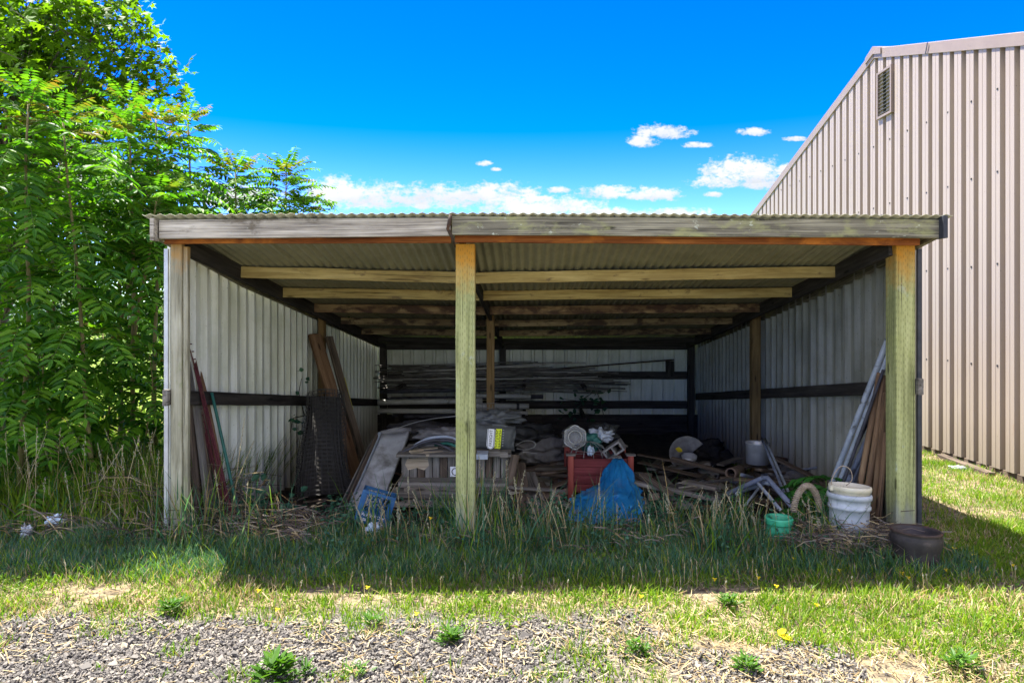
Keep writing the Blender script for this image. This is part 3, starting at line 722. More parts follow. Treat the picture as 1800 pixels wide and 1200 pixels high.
# corner trim on the wall edges
for u in (-2.488, 2.935): bd('corner_trim', S(u, -.03, -.1), S(u, -.03, 2.09), .034, .02, M['steel'] if u < 0 else M['roof_edge'], wob=0)
# roof sheets: corrugated, each lapping the next
xs = np.linspace(-2.485, 2.945, 10)
for i in range(9):
    per, amp = .068, .0055; a, b = xs[i], xs[i+1]+.05
    us = np.arange(a, b, per/8); vs = [-.345, -.1, .3, .83, 1.8, 2.75, 3.8, 4.86, 5.9, LB+.2]
    V, Fc = [], []
    for v in vs:
        for u in us:
            e = .012 if v < -.3 else 0
            z = roof_z(v)+.014+(amp if v < -.2 else .0095)*math.sin(2*math.pi*u/per)+.0022*(i % 2)-.045*math.exp(-((u+.3)/1.3)**2)*(1 if .5 < v < 2 else 0)+(.012*math.exp(-((u+.3)/1.6)**2) if v < 0 else 0)
            V.append(S(u, v, z))
    n = len(us)
    for r in range(len(vs)-1):
        for j in range(n-1): Fc.append((r*n+j, r*n+j+1, (r+1)*n+j+1, (r+1)*n+j))
    o = mk('roof_sheet', V, Fc, M['roof'], shed, smooth=True)
    md = o.modifiers.new('gauge', 'SOLIDIFY'); md.thickness = .0025; md.offset = 1
# screws along the roof edge
mb = MB()
for i in range(30):
    u = -2.45+i*.185+random.uniform(-.02, .02); c = S(u, -.30, roof_z(-.3)+.026)
    mb.add(*box(c, (.011, .011, .014)))
mb.build('screw_pattern', M['roof_edge'], shed)
# support arms that carry rods and pipes on the back wall
for u in (-1.95, -1.0, 0.0, .95):
    for z in (.50, .03): beam('support_arm', S(u, 5.55, z), S(u, LB+.04, z), .05, .06, M['darkwood'], shed)
bd('upright_block', S(2.45, LB+.03, .60), S(2.45, LB+.03, .86), .14, .04, M['darkwood'])

# ================================================================== the metal barn
XB = 5.08
bx = lambda Y: XB-.009*(Y-7)
barn = thing('metal_barn', 'large beige ribbed metal barn with gable wall and louvred vent', 'barn', (XB, 9.4, 0))
AY, AZ, SLP = 9.41, 5.17, .333
rake = lambda Y: AZ-SLP*abs(Y-AY)
def rp(aa, o, z): return V3((bx(aa)-(.038-o if False else o), aa, z))
k = 0; a0 = 2.6
while a0 < 16.2:
    b0 = min(a0+.99, 16.2); pr = rib_profile(a0, b0+.01, per=.198, depth=.06, crown=.119, slope=.011)
    pr2 = []
    for (q, o) in pr:
        pr2.append((q, o))
        if o > 0 and len(pr2) > 1 and pr2[-2][1] > 0:      # fine groove along the middle of each rib
            m = (pr2[-2][0]+q)/2; pr2[-1:] = [(m-.004, o), (m, o-.004), (m+.004, o), (q, o)]
    sheet('gable_sheet', lambda aa, o, z, k=k: V3((bx(aa)-o-.002*(k % 2), aa, z)), pr2, lambda v: .035, lambda v: rake(v), M['barn'], barn)
    a0 = b0; k += 1
# screw heads in rows on the ribs
mb = MB()
for z in (1.1, 2.15, 3.1, 3.95):
    Y = 2.6+.043+.011+.067
    while Y < 16:
        if rake(Y) > z+.1: mb.add(*box((bx(Y)-.060, Y-.02, z+random.uniform(-.01, .01)), (.010, .018, .018)))
        Y += .396
mb.build('screw_pattern', M['vent'], barn)
# roof planes, side walls, rake trim, ridge
W = 9.0
for s in (-1, 1):
    e = AY+s*6.95; V = [(bx(AY)-.06, AY, AZ+.10), (bx(e)-.06, e, rake(e)+.10), (XB+W, e, rake(e)+.10), (XB+W, AY, AZ+.10)]
    V += [(x, y, z-.04) for x, y, z in V]
    mk('roof', V, [(0, 1, 2, 3), (7, 6, 5, 4), (0, 4, 5, 1), (1, 5, 6, 2), (2, 6, 7, 3), (3, 7, 4, 0)], M['barn_trim'], barn)
    e2 = AY+s*6.8
    mk('side_wall', [(bx(e2), e2, .03), (XB+W, e2, .03), (XB+W, e2, rake(e2)), (bx(e2), e2, rake(e2)), (bx(e2), e2-s*.03, .03), (XB+W, e2-s*.03, .03), (XB+W, e2-s*.03, rake(e2)), (bx(e2), e2-s*.03, rake(e2))], [(0, 1, 2, 3), (7, 6, 5, 4), (0, 4, 5, 1), (1, 5, 6, 2), (2, 6, 7, 3), (3, 7, 4, 0)], M['barn'], barn)
    o = beam('rake_trim', V3((bx(AY)-.05, AY+s*.0, AZ+.06)), V3((bx(e)-.05, e, rake(e)+.06)), .05, .13, M['barn_trim'], barn, bev=.003)
    for q in (1.2, 4.0): beam('trim_lap', V3((bx(AY)-.078, AY+s*q, AZ-SLP*q+.06)), V3((bx(AY)-.078, AY+s*(q+.012), AZ-SLP*(q+.012)+.06)), .006, .128, M['roof_edge'], barn, bev=.001)
V = [(bx(AY)-.09, AY-.2, AZ+.065), (bx(AY)-.09, AY, AZ+.155), (bx(AY)-.09, AY+.2, AZ+.065), (bx(AY)-.09, AY+.2, AZ-.02), (bx(AY)-.09, AY, AZ+.05), (bx(AY)-.09, AY-.2, AZ-.02)]
V += [(XB+W, y, z) for x, y, z in V]
mk('ridge_cap', V, [(0, 1, 4, 5), (1, 2, 3, 4), (0, 6, 7, 1), (1, 7, 8, 2), (2, 8, 9, 3), (5, 4, 10, 11), (4, 3, 9, 10), (0, 5, 11, 6), (6, 11, 10, 7), (7, 10, 9, 8)], M['barn_trim'], barn)
vy0, vy1, vz0, vz1 = 8.97, 9.30, 4.30, 4.90
vt = MB().add(*box((bx(9.1)-.03, (vy0+vy1)/2, (vz0+vz1)/2), (.05, vy1-vy0-.04, vz1-vz0-.04))).build('louvre_vent', M['vent'], barn)
fm = MB()
for y in (vy0, vy1): fm.add(*box((bx(9.1)-.06, y, (vz0+vz1)/2), (.06, .03, vz1-vz0+.03)))
for z in (vz0, vz1): fm.add(*box((bx(9.1)-.06, (vy0+vy1)/2, z), (.058, vy1-vy0-.03, .03)))
f_ = fm.build('vent_frame', M['barn_trim'], barn)
sl = MB()
for i in range(11):
    z = vz0+.045+i*(vz1-vz0-.07)/10.5
    R = Matrix.Rotation(-.7, 3, 'Y'); sl.add(*box((bx(9.1)-.068, (vy0+vy1)/2, z), (.045, vy1-vy0-.034, .006), R))
lv = sl.build('louvre', M['ventslat'], barn); nest(vt, f_, lv)
for (y0, y1) in ((2.6, 6.9), (6.905, 9.8), (9.805, 16.2)):
    beam('skirt_board', V3((bx(y0)-.015, y0, -.02)), V3((bx(y1)-.015, y1, -.02)), .05, .11, M['brownboard'], barn, wob=.004)
tag(beam('timber_offcut', V3((XB-.16, 7.0, -.02)), V3((XB-.12, 7.9, -.01)), .09, .05, M['brownboard'], wob=.004), 'rotten brown timber lying on the grass along the barn foot', 'timber')
mb = MB().add(*blob_geo((XB-.3, 7.32, -.015), (.09, .06, .02), 4, 3, .6, 3)); tag(mb.build('plastic_scrap', M['white'], smooth=True), 'flat white plastic scrap on the grass at the barn foot', 'litter')
mb = MB().add(*blob_geo((XB-.34, 8.12, -.01), (.06, .05, .02), 9, 3, .6, 3)); tag(mb.build('plastic_scrap', M['white'], smooth=True), 'small white scrap farther along the barn foot near the shed', 'litter')
# ================================================================== trees and plants
def compound_leaf(base, az, el, L, n, W, droop, items, mi):
    """pinnate leaf: paired leaflets along a drooping rachis"""
    p = V3(base); d = V3((math.cos(az)*math.cos(el), math.sin(az)*math.cos(el), math.sin(el))); pts = [p.copy()]
    step = L/(n+2); e = el
    for i in range(n+2):
        e -= droop/(n+2); d = V3((math.cos(az)*math.cos(e), math.sin(az)*math.cos(e), math.sin(e))); p = p+d*step; pts.append(p.copy())
        if i < 2: continue
        side = d.cross(V3((0, 0, 1))).normalized(); up = side.cross(d)
        t = i/(n+2); sz = W*1.3*(1.0 if t < .75 else 1.25-.55*t)*random.uniform(.85, 1.1)
        for s in (-1, 1):
            ld = (side*s*.95+d*.38-up*random.uniform(.05, .45)).normalized()
            nr = (up+side*s*.25+V3((random.gauss(0, .22), random.gauss(0, .22), 0))).normalized()
            items.append((p.copy(), ld, nr, sz, sz*.34, mi))
    items.append((p.copy(), d, V3((0, 0, 1)), W*.9, W*.27, mi))
    return pts
def leaflets(name, items, mats, parent, origin):
    n = len(items)
    C = np.array([tuple(i[0]) for i in items]); D = np.array([tuple(i[1]) for i in items]); Nn = np.array([tuple(i[2]) for i in items])
    L = np.array([i[3] for i in items])[:, None]; W = np.array([i[4] for i in items])[:, None]; mi = np.array([i[5] for i in items])
    Sd = np.cross(Nn, D); Sd /= np.linalg.norm(Sd, axis=1)[:, None]+1e-9; U = np.cross(D, Sd)
    V = np.zeros((n, 6, 3)); V[:, 0] = C; V[:, 1] = C+D*L*.3+Sd*W*.5+U*W*.14; V[:, 2] = C+D*L*.68+Sd*W*.36; V[:, 3] = C+D*L-U*W*.35; V[:, 4] = C+D*L*.68-Sd*W*.36; V[:, 5] = C+D*L*.3-Sd*W*.5+U*W*.14
    o = (np.arange(n)*6)[:, None]; idx = np.concatenate([o+np.array([0, 1, 2, 3]), o+np.array([0, 3, 4, 5])], 1).ravel()
    return fast(name, V.reshape(-1, 3), np.full(n*2, 4), idx, mats, np.repeat(mi, 2), parent, origin=origin)
def sapling(label, x, y, top, lean, nleaf, L=.62, bare=.45, r=.024, seed=0, fork=False, W=.105):
    random.seed(100+seed)
    z = gzf(x, y)-.05; root = thing('sumac_sapling', label, 'sapling', (x, y, z), group='slender saplings beside the shed')
    def stem(p0, p1, r0, r1, wob):
        n = 7; return [p0.lerp(p1, i/n)+V3((wob*math.sin(i*1.3+seed), wob*math.cos(i*1.1+seed*2), 0))*(0 if i in (0,) else 1) for i in range(n+1)], [r0+(r1-r0)*i/n for i in range(n+1)]
    tip = V3((x+lean[0], y+lean[1], top)); pts, rr = stem(V3((x, y, z)), tip, r, r*.3, .02)
    tube('trunk', pts, rr, M['bark_y'], root, sides=8)
    stems = [pts]
    if fork:
        b = pts[3]; t2 = V3((x+lean[0]+.35*(-1 if seed % 2 else 1), y+lean[1]-.2, top*.8)); p2, r2 = stem(b, t2, r*.7, r*.25, .015); tube('branch', p2, r2, M['bark_y'], root, sides=7); stems.append(p2)
    items = []; rach = MB(); bb = bare+(.1 if y > 6 else 0)
    for si, pl in enumerate(stems):
        k = int(nleaf*1.05) if si == 0 else int(nleaf*.7)
        for i in range(k):
            t = bb+(1-bb)*(i/k)**.85; f = t*(len(pl)-1); a = min(int(f), len(pl)-2); b = pl[a].lerp(pl[a+1], f-a)
            az = i*2.4+seed+random.uniform(-.3, .3); youth = max(0, (t-.86)/.14)
            el = random.uniform(.15, .6)+.5*youth; LL = L*random.uniform(.75, 1.15)*(1-.55*youth)
            q = compound_leaf(b, az, el, LL, random.randint(8, 11), W*(1-.35*youth)*random.uniform(.9, 1.1), random.uniform(.8, 1.5)*(1-.3*youth), items, 1 if (youth > .6 and random.random() < .5) else 0)
            rach.add(*tube_geo([q[0], q[len(q)//2], q[-1]], [.004, .003, .0015], 4, cap=False))
        c = pl[-1]
        for i in range(7):
            q = compound_leaf(c, i*.9, .9, L*.4, 7, W*.6, .5, items, 1 if i % 4 == 0 else 0)
    leaflets('crown', items, [M['ail'], M['young']], root, tuple(root.location))
    rach.build('leaf_stalk', M['stem'], root)
    return root
sp = [
 ('slender sapling with pale straight trunk nearest the shed corner post', PX(272, 6.5), 6.5, 3.5, (-.02, .1), 46, .62, .55, .026, False),
 ('sapling with a pale leaning trunk just left of the corner sapling', PX(236, 6.15), 6.15, 3.35, (-.08, .1), 46, .62, .42, .026, True),
 ('sapling with bent trunk leaning left over the tall grass', PX(172, 5.5), 5.5, 3.2, (-.28, .0), 74, .66, .32, .022, False),
 ('leafy sapling at the left margin with foliage hanging low', PX(40, 5.35), 5.35, 3.3, (.05, 0), 66, .68, .12, .024, False),
 ('broad sapling behind the low-hanging one at the left margin', PX(80, 7.2), 7.2, 3.6, (.1, .1), 60, .72, .16, .028, True),
 ('tall sapling whose rust-tipped top stands against the maple', PX(205, 7.1), 7.1, 3.85, (.05, .1), 60, .74, .25, .030, True),
 ('tall sapling whose top rises left of the shed roof corner', PX(325, 7.5), 7.5, 3.75, (.05, 0), 76, .7, .3, .030, True),
 ('sapling behind the shed wall with top over the roof corner', PX(412, 7.9), 7.9, 3.30, (.03, 0), 84, .76, .5, .026, False),
 ('sapling behind the shed wall reaching farthest over the roof', PX(497, 8.4), 8.4, 3.42, (.02, .1), 84, .74, .55, .024, False),
 ('short bushy sapling at the roof end of the sapling row', PX(520, 8.9), 8.9, 3.05, (.10, 0), 70, .66, .5, .02, False),
 ('low young sapling in the grass below the leaning trunk', PX(110, 5.5), 5.5, 1.35, (-.1, -.1), 24, .55, .3, .014, False),
 ('low young sapling in the grass close to the shed post', PX(215, 6.9), 6.9, 1.7, (.1, -.1), 26, .55, .3, .014, False),
 ('low leafy sapling in front of the corner sapling trunks', PX(255, 6.0), 6.0, 1.25, (.05, 0), 22, .5, .3, .012, False),
 ('low leafy sapling in the tall grass between bent trunk and pale trunk', PX(195, 6.2), 6.2, 1.45, (-.05, 0), 24, .55, .3, .013, False),
 ('low leafy sapling left of the bent trunk', PX(60, 5.7), 5.7, 1.3, (.05, 0), 26, .55, .25, .013, False),
 ('bushy low sapling filling the left margin above the grass', PX(10, 6.4), 6.4, 1.8, (-.05, 0), 34, .62, .15, .016, False),
]
for i, a in enumerate(sp): sapling(a[0], a[1], a[2], a[3], a[4], a[5], a[6], a[7], a[8], i+1, a[9])
random.seed(5)
# big broad-leaved tree, top left
def star_leaves(name, C, Nn, A, size, mats, mi, parent, origin):
    prof = [(-2.5, .30), (-2.05, .72), (-1.62, .40), (-.95, .92), (-.5, .48), (0, 1.12), (.5, .48), (.95, .92), (1.62, .40), (2.05, .72), (2.5, .30)]
    n = len(C); k = len(prof); Nn = Nn/np.linalg.norm(Nn, axis=1)[:, None]
    T = np.stack([np.cos(A), np.sin(A), np.zeros(n)], 1); T = T-Nn*(T*Nn).sum(1)[:, None]; T /= np.linalg.norm(T, axis=1)[:, None]+1e-9; Sd = np.cross(Nn, T)
    V = np.zeros((n, k+1, 3)); V[:, 0] = C
    for j, (a, r) in enumerate(prof): V[:, j+1] = C+(T*math.cos(a)*r+Sd*math.sin(a)*r-Nn*.16*r*r)*size[:, None]
    o = (np.arange(n)*(k+1))[:, None, None]; f = np.array([[0, j+1, j+2] for j in range(k-1)])[None]
    return fast(name, V.reshape(-1, 3), np.full(n*(k-1), 3), (o+f).ravel(), mats, np.repeat(mi, k-1), parent, origin=origin)
def leafy_tree(name, label, cat, base, clumps, per, spread, size, mat, trunk_r, trunk_top, tilt=.7):
    root = thing(name, label, cat, base); B = V3(base); T = V3(trunk_top)
    pts = [B+V3((0, 0, -.1)), B.lerp(T, .3)+V3((.08, .03, 0)), B.lerp(T, .65)+V3((-.05, .05, 0)), T]
    tube('trunk', pts, [trunk_r, trunk_r*.8, trunk_r*.55, trunk_r*.25], M['bark'], root, sides=10)
    br = MB(); Cs, Ns = [], []
    for c in clumps:
        c = V3(c); f = random.uniform(.25, .95); s = B.lerp(T, f); m = s.lerp(c, .55)+V3((random.uniform(-.2, .2), random.uniform(-.2, .2), random.uniform(.0, .3)))
        br.add(*tube_geo([s, m, c], [trunk_r*.3*(1.2-f), trunk_r*.14, .006], 5, cap=False))
        n = int(per*random.uniform(.6, 1.3)); p = np.clip(RNG.normal(0, 1, (n, 3)), -1.7, 1.7)*spread*random.uniform(.75, 1.2)*np.array([1, 1, .72]); Cs.append(p+np.array(c))
        for q in p[:7]: br.add(*tube_geo([c, c+V3(q)*.9], [.006, .002], 4, cap=False))
        Ns.append(np.stack([RNG.normal(0, tilt, n)-.1, RNG.normal(0, tilt, n)-.25, np.abs(RNG.normal(.9, .3, n))], 1))
    C = np.concatenate(Cs); Nn = np.concatenate(Ns); n = len(C)
    star_leaves('crown', C, Nn, RNG.random(n)*6.283, size*RNG.uniform(.65, 1.15, n), [mat], np.zeros(n, int), root, base)
    br.build('limb', M['bark'], root)
    return root
cl = []
c0 = V3((-7.9, 9.8, 4.7))
while len(cl) < 230:
    p = V3((random.uniform(-1, 1), random.uniform(-1, 1), random.uniform(-1, 1)))
    if not .35 < p.length < 1: continue
    q = V3((c0.x+p.x*2.7, c0.y+p.y*2.3, c0.z+p.z*3.2))
    if q.z > 2.3 and 900+1200*q.x/q.y < 215: cl.append(q)
cl += [P(255, 110, 9.3), P(240, 75, 9.4), P(262, 140, 9.2), P(225, 40, 9.5), P(250, 170, 9.3), P(210, 10, 9.5), P(200, 90, 9.0), P(215, 150, 9.0), P(170, 40, 9.0), P(150, 120, 8.8), P(190, 190, 9.1), P(235, 95, 9.6), P(180, -30, 9.5), P(120, 60, 8.8), P(60, 30, 8.8), P(30, 120, 8.8), P(90, 170, 8.8)]
cl += [V3((random.uniform(-7.0, -4.75), random.uniform(5.7, 7.0), random.uniform(3.6, 5.6))) for _ in range(30)]
cl = [q for q in cl if not (q.y < 8 and 900+1200*(q.x+.35)/q.y > 60 and 557-1200*(q.z-1.9)/q.y > 0)]
leafy_tree('maple_tree', 'tall broad-leaved tree with star-shaped leaves towering over the saplings', 'tree', (-7.7, 10.2, gzf(-7.7, 10.2)), cl, 66, .24, .105, M['maple'], .11, (-7.6, 10, 6.0))
# shrubs and trees beyond the meadow
bk = [('dark rounded shrub at the far edge of the meadow behind the leaning sapling', -14, 31, 3.4, 4.6), ('broad shrub beyond the meadow, seen between sapling trunks', -8.6, 24, 2.4, 2.8), ('tall bushy tree far beyond the meadow at the left margin', -15.5, 19, 3.2, 5.0),
      ('dense bush beyond the meadow hidden among low sapling leaves', -12.2, 15.5, 1.9, 2.4), ('pale green tree behind the shed corner far across the meadow', -8.5, 27, 2.6, 3.9), ('wide far tree standing behind the meadow shrubs', -13.5, 27, 3.6, 5.2), ('distant rounded tree at the end of the meadow left of the shed wall', -19, 30, 4.2, 6.0)]
for (lb, x, y, r, h) in bk:
    z = gzf(x, y); cc = []
    while len(cc) < 60:
        p = V3((random.uniform(-1, 1), random.uniform(-1, 1), random.uniform(-1, 1)))
        if .45 < p.length < 1: cc.append((x+p.x*r, y+p.y*r*.8, z+h*.55+p.z*h*.47))
    leafy_tree('shrub' if h < 3 else 'tree', lb, 'shrub' if h < 3 else 'tree', (x, y, z), cc, 48, r*.15, .10 if h < 3 else .15, M['bush'], .09, (x, y, z+h*.8))
# far hills and woodland
xs_ = np.linspace(-400, 400, 81); V = []; 
for x in xs_: V += [(x, 300, -6), (x, 330, 4+9*float(fbm(x+500, 3.0, 90))), (x, 420, -6)]
Fh = []
for i in range(80):
    for k in range(2): Fh.append((i*3+k, i*3+3+k, i*3+4+k, i*3+1+k))
hm = plain('far_hill', (.05, .09, .07), (.10, .15, .14), .08, .95, bump=0, rnd=False)
o = mk('hill', V, Fh, hm, smooth=True); o['kind'] = 'structure'
# bramble shoot by the left wall, vine on the back wall, ferns
def spray(name, label, cat, base, stems, n, Ls, mats, smat, tilt=.6, leaf_r=.06, world=True):
    root = thing(name, label, cat, base); it = []
    for st in stems:
        st = [V3(q) for q in st]; tube('stem', st, [.006, .005, .0035][:len(st)] if len(st) == 3 else .004, smat, root, sides=5)
        for _ in range(n):
            f = random.random()*(len(st)-1); a = min(int(f), len(st)-2); c = st[a].lerp(st[a+1], f-a)+V3((random.gauss(0, leaf_r), random.gauss(0, leaf_r), random.gauss(0, leaf_r*.7)))
            it.append((c, V3((random.gauss(0, tilt), -.5+random.gauss(0, tilt), 1)), random.uniform(*Ls), random.uniform(*Ls)*.75, random.random()*6.28, 0))
    leafset('foliage', it, mats, root, origin=base); return root
b0 = P(470, 905, 5.6); b0.z = gzf(b0.x, b0.y)
spray('bramble', 'bramble shoot with grey-green leaves at the foot of the ribbed left wall', 'plant', tuple(b0), [(b0, P(452, 860, 5.6), P(470, 842, 5.6)), (b0, P(490, 865, 5.55), P(515, 885, 5.5)), (b0, P(520, 880, 5.6), P(522, 915, 5.45)), (b0, P(440, 880, 5.5), P(425, 900, 5.4))], 11, (.05, .085), [M['bramble']], M['midpost'], .5)
v0 = P(1062, 735, 11.25)
spray('vine', 'thin dark-leaved vine climbing the middle of the back wall', 'plant', tuple(v0), [(v0, P(1056, 705, 11.25), P(1042, 672, 11.3)), (P(1042, 690, 11.25), P(1018, 705, 11.25), P(985, 700, 11.25)), (P(1060, 730, 11.2), P(1010, 725, 11.2), P(975, 738, 11.15))], 16, (.07, .13), [M['bramble']], M['darkwood'], .6, .10)
v1 = P(535, 730, 7.6)
spray('creeper', 'small dry creeper hanging on the left girt beside the plank', 'plant', tuple(v1), [(v1, P(525, 690, 7.55), P(530, 665, 7.5)), (v1, P(515, 735, 7.3), P(510, 760, 7.2))], 10, (.05, .08), [M['bramble']], M['darkwood'], .6, .06)
for lb, bx_, Y, n, sc in (('feathery green seedling beside the wicker ring and leaning rods', 1418, 5.6, 7, 1.0), ('larger feathery seedling in front of the grey pipes', 1452, 5.5, 8, 1.25), ('small feathery seedling growing inside the wicker ring', 1412, 5.15, 6, .8)):
    b = P(bx_, 880, Y); b.z = gzf(b.x, b.y); root = thing('seedling', lb, 'plant', tuple(b)); it = []
    top = b+V3((0, 0, .26*sc)); tube('stem', [b, b.lerp(top, .5)+V3((.01, 0, 0)), top], .004, M['stem'], root, sides=5)
    for i in range(n): compound_leaf(top-V3((0, 0, .05*(i % 3))), i*2.4+.6, .35, .24*sc, 8, .065*sc, 1.0, it, 0)
    leaflets('foliage', it, [M['fern']], root, tuple(b))
# weeds in the gravel and the sunlit edge, each a rosette of its own
wl = [('large leafy weed growing in the gravel at the near edge', 485, 1196, .125, 40), ('round bright weed cushion in the gravel left of the middle', 792, 1130, .075, 46), ('dandelion rosette in gravel beside the straw patch', 1120, 1152, .085, 22), ('leafy weed in the dry ground near the bottom right', 1312, 1182, .085, 24), ('leafy weed close to the bottom right corner', 1690, 1180, .10, 22),
      ('small weed beside the large leafy weed in the gravel', 535, 1190, .07, 14), ('thin sprig of weed in the gravel near the bottom middle', 632, 1190, .08, 9), ('bright weed clump on the lawn edge right of the middle', 1280, 1068, .08, 26), ('grey-green weed clump at the lawn edge on the left', 300, 1078, .09, 34), ('leafy weed at the lawn edge left of the round cushion', 655, 1102, .08, 22), ]
for lb, px, py, r, n in wl:
    Y = EYE*F/(py-HZ); x = PX(px, Y); z = gzf(x, Y); it = []
    n = int(n*2.6); jr = r*.22
    for i in range(n):
        a = i*2.4+random.uniform(-.4, .4); k = (i+1)/n; c = V3((x+math.cos(a)*r*.25*k+random.gauss(0, jr), Y+math.sin(a)*r*.25*k+random.gauss(0, jr), z+.008+r*.55*(1-k)))
        it.append((c, V3((-math.cos(a)*(.2+.5*(1-k)), -math.sin(a)*(.2+.5*(1-k)), .8)), r*random.uniform(.25, .85), r*random.uniform(.10, .24), a+random.uniform(-.3, .3), 0))
    tag(leafset('weed_plant', it, [M['weed']], origin=(x, Y, z)), lb, 'weed', 'weeds growing in the gravel and lawn edge')
# yellow dandelion flowers
fl_ = [(1396, 981), (1603, 968), (1677, 963), (1710, 974), (1256, 1017), (1365, 1029), (1127, 1047), (1597, 1014), (1475, 1001), (1663, 1001), (1585, 1006), (1706, 986), (455, 1037), (646, 1031), (487, 1070), (732, 1077), (1640, 985), (757, 910), (1333, 1014), (1436, 1062), (1780, 992)]
for i, (px, py) in enumerate(fl_):
    Y = min(EYE*F/(py+14-HZ), 4.7); p = P(px, py, Y); z = gzf(p.x, Y)
    root = thing('dandelion', 'yellow dandelion flower on a thin stalk in the grass', 'flower', (p.x, Y, z), group='yellow dandelions in the grass')
    tube('stalk', [V3((p.x+.01, Y, z)), V3((p.x+.004, Y, (z+p.z)/2)), V3((p.x, Y, p.z))], .0016, M['stem'], root, sides=4)
    it = []
    for k in range(16): it.append((V3((p.x, Y, p.z)), V3((-math.cos(k)*.5, -math.sin(k)*.5-.35, 1)), random.uniform(.011, .017), .006, k*2.4, 0))
    leafset('flower_head', it, [M['petal']], root, origin=tuple(p))
def flatleaf(name, lb, px, py, L, W, col, a):
    Y = EYE*F/(py-HZ); x = PX(px, Y); z = gzf(x, Y)+.03; it = [(V3((x, Y, z)), V3((.1, -.25, 1)), L, W, a, 0), (V3((x, Y, z)), V3((-.2, -.3, 1)), L*.8, W*.8, a+1.0, 0)]
    tag(leafset(name, it, [col], origin=(x, Y, z)), lb, 'leaf')
flatleaf('fallen_leaf', 'large pale yellow fallen leaf on the dry lawn edge', 1368, 1126, .075, .045, M['petal'], -.4)
flatleaf('fallen_leaf', 'small orange-red dead leaf lying on the gravel', 262, 1118, .035, .02, M['young'], .3)
# ================================================================== things kept in and around the shed
random.seed(21)
def G(px, Y, dz=0): x = PX(px, Y); return V3((x, Y, gzf(x, Y)+dz))
def plank(lb, p0, p1, w, h, mat, cat='board', name='board', group=None, roll=0, wob=.003): return tag(beam(name, p0, p1, w, h, M[mat], roll=roll, wob=wob), lb, cat, group)
# --- leaning against the left post
for lb, p0, p1, w, h, m in [
  ('dark weathered board leaning nearest the left corner post', G(352, 5.2), P(330, 640, 5.3), .03, .11, 'brownboard'),
  ('grey-brown board leaning second from the corner post', G(372, 5.25), P(333, 605, 5.35), .03, .10, 'greyboard'),
  ('brown board leaning between grey board and maroon posts', G(388, 5.32), P(334, 612, 5.4), .03, .09, 'brownboard'),
  ('wide dark board leaning deepest behind the others at the left post', G(362, 5.4), P(338, 625, 5.5), .12, .03, 'brownboard'),
  ('dark brown board leaning just inside the maroon posts', G(398, 5.4), P(340, 628, 5.5), .10, .03, 'plank'),
  ('narrow near-black board leaning against the back of the bundle', G(380, 5.5), P(344, 650, 5.6), .10, .03, 'darkwood')]:
    plank(lb, p0, p1, w, h, m)
def tpost(lb, p0, p1):
    d = V3(p1)-V3(p0); root = thing('fence_stake', lb, 'fence post', tuple(p0), group='maroon steel fence posts')
    beam('flange', p0, p1, .034, .005, M['tpost'], root, bev=.001); 
    a = V3((0, -.012, 0)); beam('web', V3(p0)+a, V3(p1)+a, .005, .022, M['tpost'], root, bev=.001)
    k = MB()
    for i in range(22):
        c = V3(p0)+d*(.12+i*.04)+V3((.018, -.02, .004)); k.add(*box(c, (.012, .012, .008)))
    k.build('stud', M['tpost'], root)
tpost('maroon studded steel fence post, outermost of the leaning pair', G(412, 5.2), P(331, 592, 5.32))
tpost('maroon studded steel fence post leaning inside the outermost one', G(400, 5.28), P(333, 640, 5.4))
tag(pole('pipe', G(424, 5.3), P(372, 690, 5.42), .012, M['pipe_green'], wob=.001), 'thin grey-green pipe leaning beside the maroon posts', 'pipe')
# --- planks by the left middle post and the netting roll
plank('thick brown plank leaning against the left middle post', G(632, 7.35), P(553, 588, 7.95), .15, .05, 'plank', roll=.0)
plank('narrow dark plank leaning behind the thick brown plank', G(650, 7.5), P(578, 592, 8.02), .09, .04, 'brownboard')
plank('short reddish plank leaning right of the dark plank', G(640, 7.7), P(592, 640, 7.98), .08, .03, 'plank')
tag(beam('stake', P(618, 720, 7.9), P(603, 664, 7.95), .05, .02, M['yellow']), 'yellow plastic stake among the leaning planks', 'stake')
def netting():
    base = G(572, 6.5); top = P(568, 692, 7.25); d = top-base; L = d.length
    root = thing('netting_roll', 'big roll of dark wire netting leaning in the left bay', 'roll of netting', tuple(base))
    Mx = frame_for(d); X, Yv, Z = Mx.col[0], Mx.col[1], Mx.col[2]
    def q(t, a, r): return base+X*(t*L)+(Yv*math.cos(a)*1.15+Z*math.sin(a)*.55)*r
    R = lambda a, t: .135+.008*a+.022*math.sin(3*a+5*t)+.03*math.sin(2*a+1)+.075*(1-t)**1.5
    V, Fc = [], []
    for i in range(13):
        for j in range(41): V.append(q(.02+.93*i/12, 2*math.pi*j/40, R(2*math.pi*j/40, i/12)*.72))
    for i in range(12):
        for j in range(40): a = i*41+j; Fc.append((a, a+1, a+42, a+41))
    mk('net_core', V, Fc, M['net'], root, smooth=True)
    turns = 3; A = turns*2*math.pi
    def w_(a, t): return q(t, a, R(a/turns, t)*(1-.16*a/A)+.006*math.sin(9*a+7*t))
    for k in range(turns):                                  # three windings, one on the other
        w = MB(); a0, a1 = k*2*math.pi, (k+1)*2*math.pi
        for i in range(27): w.add(*tube_geo([w_(a0+(a1-a0)*j/28, i/26) for j in range(29)], .0026, 3, cap=False))
        for j in range(26): w.add(*tube_geo([w_(a0+(a1-a0)*j/26, t/10) for t in range(11)], .0026, 3, cap=False))
        w.build('wire_winding', M['netwire'], root)
netting()
